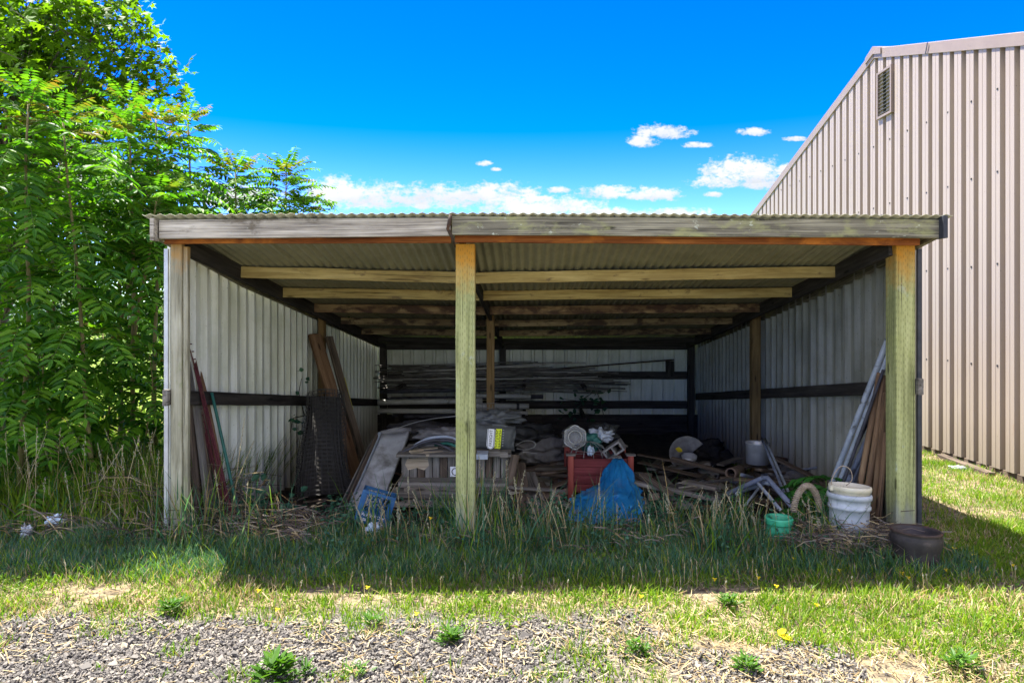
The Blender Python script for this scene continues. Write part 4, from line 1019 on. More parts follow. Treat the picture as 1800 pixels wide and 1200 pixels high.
# --- tall grey panel and strips
def panel():
    root = thing('door_panel', 'tall grey panel with rolled edge leaning left of the wooden chest', 'panel', tuple(G(640, 5.95)))
    b0, b1, t0, t1 = G(612, 5.75, .03), G(668, 5.9, .03), P(672, 762, 6.7), P(722, 756, 6.8)
    X = (t0-b0); s = (b1-b0); n = s.cross(X).normalized()
    V, Fc = [], []
    for i in range(9):
        for j in range(9):
            p = b0.lerp(t0, i/8).lerp(b1.lerp(t1, i/8), j/8)-n*(.02*math.sin(math.pi*j/8)); V += [p]
    for i in range(8):
        for j in range(8): a = i*9+j; Fc.append((a, a+1, a+10, a+9))
    o = mk('panel_face', V, Fc, M['doorpanel'], root, smooth=True); md = o.modifiers.new('depth', 'SOLIDIFY'); md.thickness = .045; md.offset = 0
    tube('edge_roll', [t0+V3((-.01, 0, .0)), t0.lerp(t1, .5)+V3((0, 0, .02)), t1], .028, M['greytarp'], root, sides=8)
    beam('edge_strip', b0+V3((-.02, -.02, 0)), t0+V3((-.02, -.02, 0)), .03, .05, M['pipe_pvc'], root)
panel()
plank('thin warped board leaning along the panel edge', G(598, 5.6), P(664, 765, 6.6), .012, .07, 'brownboard')
plank('second thin board leaning outside the warped one', G(586, 5.55), P(655, 775, 6.55), .010, .05, 'greyboard')
# --- wooden chest with things piled on it
def chest():
    Y = 6.25; zt, zb = P(0, 800, Y).z, P(0, 842, Y).z; x0, x1 = PX(707, Y), PX(893, Y); Lx = x1-x0
    root = thing('wooden_chest', 'old planked wooden chest with a yellowed patch, behind the middle front post', 'chest', ((x0+x1)/2, Y+.25, zb))
    n = 14
    for i in range(n):
        xa = x0+Lx*i/n+.003; xb = x0+Lx*(i+1)/n-.003
        beam('front_board', V3(((xa+xb)/2, Y, zb)), V3(((xa+xb)/2, Y, zt)), xb-xa, .02, M['brownboard'] if i % 3 == 2 else M['greyboard'], root, wob=.001)
    for x in (x0, x1): MB().add(*box((x, Y+.27, (zb+zt)/2), (.02, .5, zt-zb))).build('side_panel', M['chestwood'], root)
    MB().add(*box(((x0+x1)/2, Y+.53, (zb+zt)/2), (Lx, .02, zt-zb))).build('back_panel', M['chestwood'], root)
    for k in range(3): beam('lid_board', V3((x0-.04+.02*k, Y-.02+.18*k, zt+.016)), V3((x1+.03, Y-.02+.18*k, zt+.016)), .17, .025, M['greyboard'], root, wob=.003)
    beam('bottom_rail', V3((x0-.02, Y-.03, zb-.02)), V3((x1+.02, Y-.03, zb-.02)), .03, .05, M['brownboard'], root, wob=.003)
    o = mk('worn_patch', [P(716, 806, Y-.0125), P(752, 804, Y-.0125), P(754, 818, Y-.0125), P(746, 826, Y-.0125), P(733, 822, Y-.0125), P(717, 826, Y-.0125), P(712, 816, Y-.0125)], [(0, 6, 5, 4, 3, 2, 1)], M['slatwood'], root)
chest()
mb = MB()
c = P(800, 828.5, 6.2); mb.add(*box(c, (.09, .006, .09)))
o = thing('notice_plate', 'small white plate with a dark ring on the chest behind the post', 'plate', tuple(c)); mb.build('plate_face', M['whiteprint'], o)
mk('ring_mark', *tube_geo([c+V3((math.cos(a)*.028, -.004, math.sin(a)*.03)) for a in np.linspace(.5, 5.6, 18)], .004, 5), M['blackprint'], o)
bs = [('topmost board of the stack under the chest', 702, 892, 848, .05, .03), ('second board from the top of the stack, set back and mossy', 712, 886, 858, .05, .0), ('long pale board jutting left from the stack', 690, 872, 865.5, .055, -.04), ('board beneath the long pale board, set back', 708, 890, 873.5, .05, 0), ('lowest board of the stack resting on the block', 694, 880, 881.5, .045, -.03)]
for i, (lb, a, b, y, h, dy) in enumerate(bs): plank(lb, P(a, y, 6.08+dy), P(b, y+random.uniform(-1.5, 1), 6.12+dy), .2, h, 'greyboard' if i != 1 else 'chestwood', group='boards stacked under the chest')
for lb, px, w_ in (('concrete block carrying the board stack left of the middle post', 763, .27), ('concrete block carrying the board stack hidden right of the middle post', 860, .22)):
    p = G(px, 6.15); z1_ = P(0, 886, 6.1).z; mb = MB()
    if z1_-p.z < .05: p.z = z1_-.2
    mb.add(*blob_geo((0, 0, 0), (.5, .5, .5), int(px), 3, .02, 2)); 
    V = [V3((max(-.42, min(.42, v[0]))/.84*w_+p.x, max(-.42, min(.42, v[1]))/.84*.22+p.y, max(-.42, min(.42, v[2]))/.84*(z1_-p.z)+(z1_+p.z)/2)) for v in mb.V]
    tag(mk('concrete_block', V, mb.F, M['concrete']), lb, 'block')
for lb, a, b, ya, yb, Y in [('pale slat lying on top of the chest, longest', 722, 779, 797, 794, 6.2), ('pale slat crossing the longest slat on the chest', 730, 768, 791.5, 787.5, 6.35), ('short whitish slat under the hoses on the chest', 722, 742, 793, 790, 6.15), ('reddish slat at the front edge of the chest lid', 748, 806, 799.5, 799.5, 6.16)]:
    plank(lb, P(a, ya, Y), P(b, yb, Y+.1), .05, .018, 'slatwood', 'slat', 'slat')
def hose(lb, mat, pts, r): return tag(mk('hose', *tube_geo(smooth_path(pts), r, 8), M[mat], smooth=True), lb, 'hose')
def smooth_path(pts, n=6):
    pts = [V3(p) for p in pts]; out = []
    for i in range(len(pts)-1):
        p0, p1, p2, p3 = pts[max(i-1, 0)], pts[i], pts[i+1], pts[min(i+2, len(pts)-1)]
        for k in range(n):
            t = k/n; out.append(.5*((2*p1)+(p2-p0)*t+(2*p0-5*p1+4*p2-p3)*t*t+(3*p1-p0-3*p2+p3)*t**3))
    out.append(pts[-1]); return out
hose('green garden hose looping over the chest lid', 'pipe_green', [P(765, 782, 6.4), P(785, 779, 6.3), P(803, 785, 6.25), P(815, 795, 6.3), P(835, 800, 6.4)], .014)
hose('dark hose arching over the slats on the chest', 'pipe_dark', [P(700, 798, 6.3), P(722, 788, 6.3), P(745, 777, 6.3), P(775, 773, 6.3), P(800, 777, 6.35), P(830, 790, 6.4)], .014)
hose('dark hose dipping inside the arching hose', 'pipe_dark', [P(735, 785, 6.35), P(760, 778, 6.35), P(785, 786, 6.3), P(803, 797, 6.3), P(820, 799, 6.4)], .012)
hose('grey hose lying behind the green hose', 'pipe_pvc', [P(728, 783, 6.45), P(755, 770, 6.45), P(790, 768, 6.45), P(810, 777, 6.45), P(840, 785, 6.5)], .014)
def lump(name, lb, cat, c, r, mat, seed, rough=.35, fr=2.0, sub=4): return tag(mk(name, *blob_geo(c, r, seed, sub, rough, fr), M[mat], smooth=True), lb, cat)
lump('folded_tarp', 'grey crumpled tarp heaped over the chest', 'tarp', P(785, 766, 6.65), (.30, .18, .085), 'greytarp', 3, .5)
lump('folded_tarp', 'dark crumpled tarp lying between chest and pipes', 'tarp', P(742, 757, 7.0), (.36, .2, .10), 'net', 5, .5)
# --- printed plastic bag
def bag():
    c = P(868, 768, 6.42); root = thing('printed_bag', 'grey plastic bag printed with white and yellow lettering on the chest', 'bag', tuple(c))
    Rm = Matrix.Rotation(.07, 3, 'Y')
    w, h = .40, .24; V, Fc = [], []
    n = 14; 
    def fr(i, j, s):
        a, b = i/n*2-1, j/n*2-1; puff = (1-abs(a)**4)*(1-abs(b)**4)
        y = -s*(.085*puff**.6)+.012*mnoise.noise(V3((a*2.5, b*2.5, s*3)))
        return c+Rm @ V3((a*w/2*(1+.03*math.sin(4*b)), y, b*h/2*(1+.05*math.sin(5*a+1))))
    for s in (1, -1):
        for j in range(n+1):
            for i in range(n+1): V.append(fr(i, j, s))
    m = (n+1)**2
    for s in (0, 1):
        for j in range(n):
            for i in range(n):
                a = s*m+j*(n+1)+i; q = (a, a+1, a+n+2, a+n+1); Fc.append(q if s == 0 else tuple(reversed(q)))
    for i in range(n):
        for (a, b) in ((i, i+1), (n*(n+1)+i+1, n*(n+1)+i)): Fc.append((b, a, a+m, b+m))
        for (a, b) in ((i*(n+1)+n, (i+1)*(n+1)+n), ((i+1)*(n+1), i*(n+1))): Fc.append((b, a, a+m, b+m))
    mk('bag_body', V, Fc, M['greybag'], root, smooth=True)
    yq = -.098
    def on(x, z, d=0): return c+Rm @ V3((x, yq-d, z))
    o = [(-.055, .092), (.005, .092), (.005, -.06), (-.005, -.082), (-.025, -.092), (-.045, -.082), (-.055, -.06)]
    def shape(k, d): cx = -.025; return [on(cx+(a-cx)*k, b*(.98+.02*k) if k < 1 else b*1.0-.004*(k > 1.1), d) for a, b in o]
    wb = mk('white_badge', shape(1.22, 0), [tuple(range(7))], M['whiteprint'], root)
    b1 = mk('badge_line', shape(1.06, .0015), [tuple(range(7))], M['blackprint'], root)
    b2 = mk('badge_field', shape(.9, .003), [tuple(range(7))], M['whiteprint'], root)
    Mt = Matrix.Translation(on(-.025, .008, .005)) @ Rm.to_4x4() @ Matrix.Rotation(math.pi/2, 4, 'X') @ Matrix.Rotation(math.pi/2, 4, 'Z')
    v, f = text_geo('FREIGHT', .042, Mt @ Matrix.Scale(.93, 4)); b3 = mk('lettering', v, f, M['blackprint'], root); nest(wb, b1, b2, b3)
    yb = mk('yellow_band', [on(.018, .095), on(.072, .098), on(.068, -.088), on(.014, -.085)], [(0, 1, 2, 3)], M['yellowprint'], root)
    k = MB(); r = random.Random(4)
    for col_ in (0, 1):                                     # two lines of bold capitals too worn to read
        z = -.078
        while z < .085:
            hh = r.uniform(.008, .014); x0 = .020+col_*.027+ -.0015*(z < 0)
            k.add([on(x0, z, .0015), on(x0+.019, z, .0015), on(x0+.019, z+hh*.35, .0015), on(x0, z+hh*.35, .0015)], [(0, 1, 2, 3)])
            a = x0+r.choice((0, .008, .014)); k.add([on(a, z+hh*.35, .0015), on(a+.005, z+hh*.35, .0015), on(a+.005, z+hh, .0015), on(a, z+hh, .0015)], [(0, 1, 2, 3)])
            z += hh+.0045
    nest(yb, k.build('worn_lettering', M['blackprint'], root))
    k = MB(); z = -.06
    while z < .09: k.add([on(.08, z), on(.094, z+.002), on(.094, z+.010), on(.08, z+.008)], [(0, 1, 2, 3)]); z += .024
    k.build('small_lettering', M['greyprint'], root)
bag()
lump('plastic_sheet', 'crumpled translucent plastic sheet on top of the printed bag', 'plastic sheet', P(868, 735, 6.75), (.24, .14, .07), 'greybag', 8, .6, 2.4)
for lb, a, b, y, h in (('grey wooden block on the chest below the printed bag, left', 860, 879, 796, .05), ('grey wooden block on the chest below the printed bag, right', 879, 893, 797, .055)):
    plank(lb, P(a, y, 6.2), P(b, y, 6.2), .12, h, 'greyboard', 'wood block', 'wood_block')
tag(mk('plastic_tray', *box(P(848, 799.5, 6.1), (.10, .16, .045)), M['pipe_pvc']), 'pale green-grey plastic tray on the chest beside the post', 'tray')
def cage():
    root = thing('wire_cage', 'small square-mesh wire cage standing behind the middle front post', 'cage', tuple(P(848, 740, 6.9)))
    k = MB()
    for i in range(7): k.add(*tube_geo([P(836+6*i, 708+i*.7, 6.9), P(836+6*i, 744, 6.85)], .003, 4))
    k.build('upright_wire', M['wire'], root); k = MB()
    for j in range(5): k.add(*tube_geo([P(834, 710+8*j, 6.9), P(874, 708+8*j, 6.9)], .003, 4))
    k.build('cross_wire', M['wire'], root)
cage()
for i, (lb, q) in enumerate((('bent wire loop sticking out right of the printed bag', [(905, 784), (918, 776), (932, 774), (941, 779), (938, 786), (922, 790), (908, 788)]), ('long loose wire trailing left over the dark tarp', [(700, 752), (730, 742), (765, 735), (800, 731), (835, 722)]), ('bent wire end below the wire loop', [(912, 800), (917, 795), (928, 795), (944, 797)]))):
    tag(mk('loose_wire', *tube_geo(smooth_path([P(x, y, 6.5) for x, y in q]), .0035, 5), M['wire'], smooth=True), lb, 'wire')
# grey boards tipped on the ground right of the chest
plank('wide grey board tipped on edge right of the chest', G(915, 5.75), P(905, 815, 6.55), .20, .03, 'brownboard')
plank('grey board lying forward beside the tipped one', G(952, 5.55), P(925, 832, 6.7), .17, .03, 'greyboard')
plank('narrow grey board lying beside the red planter', G(978, 5.7), P(948, 848, 6.8), .10, .03, 'brownboard')
plank('dark upright board behind the tipped grey board', G(885, 6.0), P(905, 800, 6.3), .08, .03, 'brownboard')
lump('rag_heap', 'dark heap of rags beside the grey boards', 'rags', G(865, 5.75, .06), (.2, .16, .12), 'net', 12, .5)
# --- blue milk crate
def crate():
    base = G(652, 5.42, .015); root = thing('milk_crate', 'blue plastic milk crate with white lettering tipped in the grass', 'crate', tuple(base), rot=(-.12, .30, .12))
    w, d, h = .265, .26, .245; t = .012; m = M['bluecrate']
    def B(name, c, s, mat=m): return MB().add(*box(c, s)).build(name, mat, root, world=False)
    for sy, n_ in ((-1, 'front'), (1, 'back')):
        k = MB(); y = sy*d/2
        k.add(*box((0, y, .045), (w, t, .09))); k.add(*box((0, y, h-.012), (w, t, .024)))
        for sx in (-1, 1): k.add(*box((sx*(w/2-.02), y, .155), (.04, t-.001, .13)))
        for i in range(-6, 7):
            for s in (-1, 1):
                x0 = i*.034; p, q = V3((x0-s*.055, y, .085)), V3((x0+s*.055, y, .225))
                if abs(p.x) < .095 and abs(q.x) < .095 or (abs(x0) < .1):
                    dd = q-p; ta, tb = 0, 1
                    if abs(dd.x) > 1e-6:
                        e = sorted(((-.092-p.x)/dd.x, (.092-p.x)/dd.x)); ta, tb = max(0, e[0]), min(1, e[1])
                    if tb > ta: k.add(*tube_geo([p+dd*ta, p+dd*tb], .0022, 4))
        k.build('side_panel', m, root, world=False)
    for sx in (-1, 1):
        k = MB(); x = sx*(w/2-t/2); k.add(*box((x, 0, .045), (t, d-t-.002, .09))); k.add(*box((x, 0, h-.012), (t, d-t-.002, .024)))
        for y in (-.08, -.04, 0, .04, .08): k.add(*box((x, y, .155), (t*.5, .008, .13)))
        k.build('side_panel', m, root, world=False)
    B('crate_floor', (0, 0, .006), (w-.03, d-.03, .012))
    yy = -d/2-t/2-.001
    R = Matrix.Rotation(math.pi/2, 4, 'X')
    v, f = text_geo('ALPENROSE', .034, Matrix.Translation((.0, yy, .066)) @ R); mk('lettering', v, f, M['whiteprint'], root, world=False)
    k = MB()
    for x, z, l in ((-.07, .035, .05), (-.06, .024, .035), (.05, .032, .045), (.07, .022, .05)): k.add(*box((x, yy, z), (l, .001, .006)))
    k.build('small_lettering', M['whiteprint'], root, world=False)
crate()
def scrap(lb, p, r, mat, seed): return tag(mk('litter_scrap', *blob_geo(p, r, seed, 4, .7, 2.6), M[mat], smooth=True), lb, 'litter')
scrap('crumpled pale blue plastic scrap in the grass below the milk crate', G(654, 5.0, .04), (.05, .035, .045), 'pliteblue', 3)
scrap('pale blue crumpled plastic in the weeds below the saplings', G(97, 4.95, .08), (.055, .04, .04), 'pliteblue', 6)
scrap('small white scrap at the left margin of the grass', G(46, 4.8, .05), (.03, .03, .05), 'white', 9)
lump('field_stone', 'large pale stone half buried in grass left of the corner post', 'stone', G(168, 5.5, .06), (.22, .2, .10), 'rock', 4, .3, 1.6)
# --- rods and pipes along the back wall
for i in range(90):
    a = random.uniform(655, 760); b = random.uniform(900, 1110) if random.random() < .8 else random.uniform(800, 900)
    s = random.random(); y0 = 642+42*s; Y = random.uniform(10.7, 11.3); y1 = y0+random.uniform(-12, 12)+(3 if b > 1050 else 0)
    o = pole('thin_rod', P(a, max(y0, 634), Y), P(b, min(max(y1, 636), 690), min(Y+random.uniform(-.25, .25), 11.36)), random.choice((.006, .008, .011)), M['rods_pale'] if i % 9 == 0 else M['rods'], sides=6, seg=5, wob=.012)
    tag(o, 'thin pale rod lying in the pile along the back wall' if i % 9 == 0 else 'thin dark rod lying in the pile along the back wall', 'rod', 'pale rods on the back wall' if i % 9 == 0 else 'dark rods on the back wall')
tag(pole('long_bar', P(930, 652, 11.3), P(1185, 632, 11.3), .012, M['iron'], sides=8), 'long dark bar reaching right from the rod pile to the upright block', 'bar')
pp = [('pale plastic pipe lying uppermost under the rod pile', 668, 905, 688, 683, 'pipe_dark', .035, 10.9), ('grey plastic pipe below the uppermost pipe', 664, 848, 707, 704, 'pipe_white', .042, 10.7), ('grey-white pipe lying lowest on the back supports', 664, 895, 722, 723, 'pipe_white', .040, 10.7), ('pale pipe end showing right of the inner post, upper', 800, 933, 695, 696.5, 'pipe_white', .036, 11.0),
      ('stained pale pipe with a joint sleeve, right of the inner post', 820, 930, 713, 714, 'pipe_white', .046, 10.75), ('short pale pipe below the jointed pipe', 850, 928, 725, 726, 'pipe_white', .034, 10.85), ('dark pipe between the two pale pipes', 680, 955, 701, 697, 'pipe_dark', .034, 11.1), ('dark square-ended pipe lying behind the lowest pipe', 690, 880, 731, 731, 'pipe_dark', .045, 10.9)]
for lb, a, b, ya, yb, m, r, Y in pp:
    root = thing('long_pipe', lb, 'pipe', tuple(P(a, ya, Y))); pole('pipe_wall', P(a, ya, Y), P(b, yb, Y), r, M[m], root, hollow=.006)
    if 'sleeve' in lb or 'uppermost' in lb: pole('sleeve', P(b-22, yb, Y), P(b-17, yb, Y), r+.006, M['blackplastic'], root, seg=1)
hp = M['net']
V, Fc = [], []; n1, n2 = 60, 10
for i in range(n1+1):
    for j in range(n2+1):
        x = -2.1+4.9*i/n1; y = 11.35-1.6*j/n2; t = 1-j/n2
        z = gzf(x, y)+(.30*t**1.3*(.5+1.0*float(fbm(x+3, y, .8))))+.04*float(vn(x, y, .12))*t**.4-.01; V.append((x+.1, y, z))
for i in range(n1):
    for j in range(n2): a = i*(n2+1)+j; Fc.append((a, a+n2+1, a+n2+2, a+1))
o = mk('dirt_bank', V, Fc, plain('dark_dirt', (.016, .014, .012), (.075, .064, .052), 14, .95, bump=.7, bd=.02), smooth=True); tag(o, 'bank of dark dirt and rubbish along the foot of the back wall', 'dirt', kind='stuff')
# --- red planter and its contents
def planter():
    Y = 6.6; x0, x1 = PX(1003, Y), PX(1108, Y); zf = gzf((x0+x1)/2, Y); zt = P(0, 806, Y).z
    root = thing('red_planter', 'red wooden planter box filled with junk behind the blue tarp', 'planter', ((x0+x1)/2, Y+.22, zf))
    D = .44
    def wall(a, b, name='side_board'):
        k = 4
        for i in range(k):
            z = zf+.06+(zt-zf-.06)*(i+.5)/k; beam(name, V3((a[0], a[1], z)), V3((b[0], b[1], z)), .02, (zt-zf-.06)/k-.003, M['redwood'], root, wob=.001)
    wall((x0+.03, Y), (x1-.03, Y)); wall((x0+.03, Y+D), (x1-.03, Y+D)); wall((x0, Y+.03), (x0, Y+D-.03)); wall((x1, Y+.03), (x1, Y+D-.03))
    MB().add(*box(((x0+x1)/2, Y+D/2, zf+.07), (x1-x0-.03, D-.03, .02))).build('floor_board', M['redwood'], root)
    for x in (x0, x1):
        for y in (Y-.01, Y+D+.01):
            p = beam('corner_post', V3((x, y, zf-.02)), V3((x, y, zt+.035)), .055, .055, M['redpost'], root)
            MB().add(*box((x, y, zt+.042), (.09, .075, .014))).build('post_cap', M['greyboard'], root)
planter()
def tilted(axis_dir): return frame_for(V3(axis_dir)) @ Matrix(((0, 0, 1), (0, 1, 0), (-1, 0, 0)))
def jug():
    c = P(1010, 768, 6.95); root = thing('plastic_jug', 'cloudy plastic jug lying with its round base outward on the planter', 'jug', tuple(c))
    R = tilted((.1, -1, .1)); lobes = lambda i, a: 1+.05*math.cos(6*a)
    lathe('jug_body', [(.02, -.3), (.04, -.28), (.05, -.22), (.11, -.14), (.118, 0), (.112, .03), (.09, .035), (.07, .02), (.066, .0), (.0, .0)], M['clear'], root, 36, lobes, M=R)
    lathe('jug_rim', [(.107, .030), (.116, .036), (.120, .030), (.116, .024)], M['pipe_white'], root, 36, lobes, M=R)
    lathe('base_ring', [(.062, .02), (.067, .026), (.072, .02)], M['pipe_white'], root, 30, M=R)
jug()
def basket():
    c = P(1035, 803, 6.78); root = thing('wire_basket', 'upturned wire basket of curved ribs in the red planter', 'basket', tuple(c)); R_ = .19
    for k in range(6):
        a = math.pi*k/6+.15; mk('rib_wire', *tube_geo([V3((math.cos(a)*math.cos(t)*R_, math.sin(a)*math.cos(t)*R_*.9, math.sin(t)*.155)) for t in np.linspace(0, math.pi, 15)], .0028, 5), M['wire'], root, world=False, smooth=True)
    for z, r in ((.0, R_), (.08, R_*.86)): mk('ring_wire', *tube_geo([V3((math.cos(t)*r, math.sin(t)*r*.9, z)) for t in np.linspace(0, 2*math.pi, 25)], .003, 5), M['wire'], root, world=False, smooth=True)
basket()
lump('green_cloth', 'dark green cloth bundled behind the wire basket', 'cloth', P(1040, 778, 7.0), (.10, .09, .09), 'pipe_green', 6, .5)
lump('white_cloth', 'pale blue rag inside the wire basket', 'cloth', P(1038, 793, 6.85), (.035, .035, .045), 'pliteblue', 7, .5)
lump('broken_plastic', 'torn white and black plastic piled behind the basket', 'plastic', P(1056, 766, 7.05), (.11, .08, .06), 'white', 14, .8, 2.8)
lump('black_bag', 'black plastic bag behind the torn white plastic', 'bag', P(1060, 760, 7.2), (.14, .1, .09), 'blackplastic', 15, .6, 2.2)
def cinder():
    c = P(1080, 789, 6.8); root = thing('cinder_block', 'grey cinder block with two square holes on the red planter', 'block', tuple(c), rot=(0, -.62, -.25))
    w, d, h = .20, .2, .105; m = M['concrete']
    for z in (-h/2+.009, h/2-.009): MB().add(*box((0, 0, z), (w, d, .018))).build('shell', m, root, world=False)
    for x in (-w/2+.009, 0, w/2-.009): MB().add(*box((x, 0, 0), (.018, d-.002, h-.037))).build('web', m, root, world=False)
cinder()
tag(mk('wood_offcut', *box(P(1084, 805, 6.62), (.09, .1, .035)), M['concrete']), 'small grey offcut under the cinder block', 'offcut')
# --- blue tarp
def bluetarp():
    rows = [(807, 1084, 1091, 6.44, .02), (815, 1075, 1098, 6.38, .06), (828, 1067, 1107, 6.30, .10), (842, 1060, 1113, 6.2, .14), (856, 1056, 1118, 6.08, .16), (866, 1034, 1121, 5.96, .19), (874, 1022, 1124, 5.86, .22), (884, 1016, 1127, 5.76, .24), (896, 1015, 1129, 5.64, .25), (908, 1018, 1130, 5.54, .26), (920, 1022, 1131, 5.46, .27), (934, 1026, 1131, 5.38, .28), (948, 1028, 1130, 5.34, .27)]
    R0 = np.array(rows, float); fine = np.linspace(0, len(rows)-1, 61); R1 = np.stack([np.interp(fine, np.arange(len(rows)), R0[:, c]) for c in range(5)], 1)
    rows = [tuple(r) for r in R1]
    V, Fc = [], []; n = 140
    rid = lambda p: 1-abs(mnoise.noise(p))*2.2
    for k, (py, xa, xb, Y, dp) in enumerate(rows):
        c = P((xa+xb)/2, py, Y+.06); rx = (PX(xb, Y)-PX(xa, Y))/2; t = k/(len(rows)-1)
        for j in range(n):
            a = 2*math.pi*j/n; ca, sa = math.cos(a), math.sin(a); u = t*2.6
            fold = .20*t*abs(math.sin(a*3.5+1.6*math.sin(u*2)))**.7+.08*t*abs(math.sin(a*8+2*u))
            p0 = V3((ca*1.5, sa*1.5, u)); cr = .38*rid(p0*1.1+V3((3, 1, 2)))+.38*rid(p0*2.1)+.24*rid(p0*4.1)
            kf = 1-fold-.02; cr = (cr-.35)*(.25+.75*t)
            d = V3((ca, sa*1.15, .25)).normalized()
            V.append(c+V3((rx*math.copysign(abs(ca)**.75, ca)*kf, dp*math.copysign(abs(sa)**.85, sa)*kf, 0))+d*cr*.21)
    for k in range(len(rows)-1):
        for j in range(n): a = k*n+j; b = k*n+(j+1) % n; Fc.append((a, a+n, b+n, b))
    Fc.append(tuple(range(n)))
    mkd = mk('blue_tarp', V, Fc, M['bluetarp'], smooth=True); tag(mkd, 'crumpled blue plastic tarp slumped against the red planter', 'tarp')
    fl2 = []
    V, Fc = [], []
    for i in range(13):
        for j in range(9):
            s, t = i/12, j/8; p = P(1000+42*s, 876+44*t+8*math.sin(s*6)*t, 5.85-.4*t); p.y += .05*math.sin(s*7+t*3); p.x += .03*math.sin(t*5+s*2); V.append(p)
    for i in range(12):
        for j in range(8): a = i*9+j; Fc.append((a, a+9, a+10, a+1))
    o = mk('tarp_fold', V, Fc, M['bluetarp'], smooth=True); o.parent = mkd; o.location = o.location-mkd.location; md = o.modifiers.new('cloth', 'SOLIDIFY'); md.thickness = .004
bluetarp()
# --- boards on the dirt floor
for lb, a, Ya, b, Yb, w, h, m in [('grey plank running back from the weeds right of the blue tarp', 1205, 5.9, 1120, 7.2, .14, .035, 'greyboard'), ('narrow plank beside the one right of the blue tarp', 1180, 5.85, 1108, 7.0, .09, .03, 'brownboard'), ('plank running back below the broken dish, left', 1262, 6.5, 1195, 8.0, .12, .035, 'greyboard'), ('plank running back below the broken dish, right', 1290, 6.4, 1215, 8.1, .10, .035, 'greyboard'), ('dark plank between the two planks below the dish', 1275, 6.5, 1203, 8.0, .08, .03, 'brownboard')]:
    plank(lb, G(a, Ya, .05), G(b, Yb, .17), w, h, m)
def dish():
    c = P(1209, 800, 8.0); root = thing('broken_dish', 'broken round metal dish with a shiny bowl lying on planks', 'dish', tuple(c)); R = tilted((-.05, -1, .45))
    V, Fc = [], []; n = 40
    for k, (r, z) in enumerate([(.05, -.04), (.14, -.015), (.19, .012), (.215, .03), (.22, .028)]):
        for j in range(n+1):
            a = math.pi/2+.62+(2*math.pi-1.24)*j/n; V.append(R @ V3((math.cos(a)*r, math.sin(a)*r, z)))
    for k in range(4):
        for j in range(n): a = k*(n+1)+j; Fc.append((a, a+1, a+n+2, a+n+1))
    o = mk('dish_rim', V, Fc, M['concrete'], root, world=False, smooth=True); md = o.modifiers.new('gauge', 'SOLIDIFY'); md.thickness = .006
    lathe('bowl', [(.0, -.05), (.06, -.04), (.085, .0), (.09, .03), (.084, .03), (.075, .0), (0, -.03)], M['steel'], root, 28, M=Matrix.Rotation(.25, 3, 'X'), loc=(0, -.06, -.02))
dish()
tag(leafset('fallen_leaf', [(P(1187, 788, 7.85), V3((.1, -1, .5)), .09, .06, -.6, 0)], [M['petal']], origin=tuple(P(1187, 788, 7.85))), 'yellow-green leaf caught on the broken dish', 'leaf')
# --- woodpile, metal bucket, tile pipe
lg = []
for i in range(26):
    px = random.uniform(1300, 1405); Y = random.uniform(6.5, 7.4); z = gzf(PX(px, Y), Y)+.035+random.choice((0, .05, .1, .15))*(1-abs(px-1352)/70)
    c = V3((PX(px, Y), Y, z)); a = random.uniform(-.7, .7)+(1.57 if random.random() < .3 else 0); L = random.uniform(.14, .34); d = V3((math.cos(a), math.sin(a), random.uniform(-.15, .15)))*L/2
    o = pole('firewood_log', c-d, c+d, random.uniform(.022, .045), M['log'], seg=4, wob=.004, sides=9); tag(o, 'split log in the low heap of firewood by the right wall', 'log', 'firewood heaped by the right wall')
def metal_bucket():
    c = P(1331, 814, 7.0); root = thing('metal_bucket', 'shiny galvanised bucket standing behind the firewood heap', 'bucket', tuple(c))
    r = .115; bw = lathe('bucket_wall', [(0, .004), (r*.92, .004), (r*.92, 0), (r*.95, .0), (r, .205), (r+.008, .21), (r+.004, .216), (r-.006, .206), (r*.93, .01)], M['steel'], root, 36)
    hd = mk('handle', *tube_geo([V3((math.cos(t)*r, -.02, .2+math.sin(t)*.03)) for t in np.linspace(0, -math.pi, 13)], .003, 5), M['wire'], root, world=False, smooth=True)
    nest(bw, hd)
metal_bucket()
tag(pole('clay_pipe', P(1284, 832, 6.8), P(1300, 826, 7.15), .055, M['clay'], hollow=.012, sides=20), 'short brown clay drain pipe end beside the firewood', 'pipe')
# --- plastic elbow pipes and rods in front of the firewood
hose_ = lambda lb, mat, pts, r: tag(mk('bent_pipe', *tube_geo(pts, r, 10), M[mat], smooth=True), lb, 'pipe')
hose_('bent slate-blue plastic pipe rising from the weeds, front one', 'pipe_violet', [P(1278, 868, 6.0), P(1340, 840, 5.85), P(1349, 840, 5.8), P(1356, 848, 5.75), P(1398, 896, 5.35)], .022)
hose_('bent grey plastic pipe lying beneath the front bent pipe', 'pipe_pvc', [P(1283, 872, 6.1), P(1344, 848, 5.9), P(1352, 850, 5.85)], .018)
tag(pole('pipe', P(1330, 846, 5.9), P(1376, 901, 5.3), .014, M['pipe_pvc']), 'thin grey pipe sloping down beside the bent pipes', 'pipe')
tag(pole('metal_rod', G(1396, 5.7), P(1339, 770, 6.9), .013, M['pipe_violet']), 'slim slate-blue rod leaning over the metal bucket, left', 'rod')
tag(pole('metal_rod', G(1404, 5.75), P(1345, 772, 6.95), .013, M['pipe_pvc']), 'slim grey rod leaning over the metal bucket, right', 'rod')
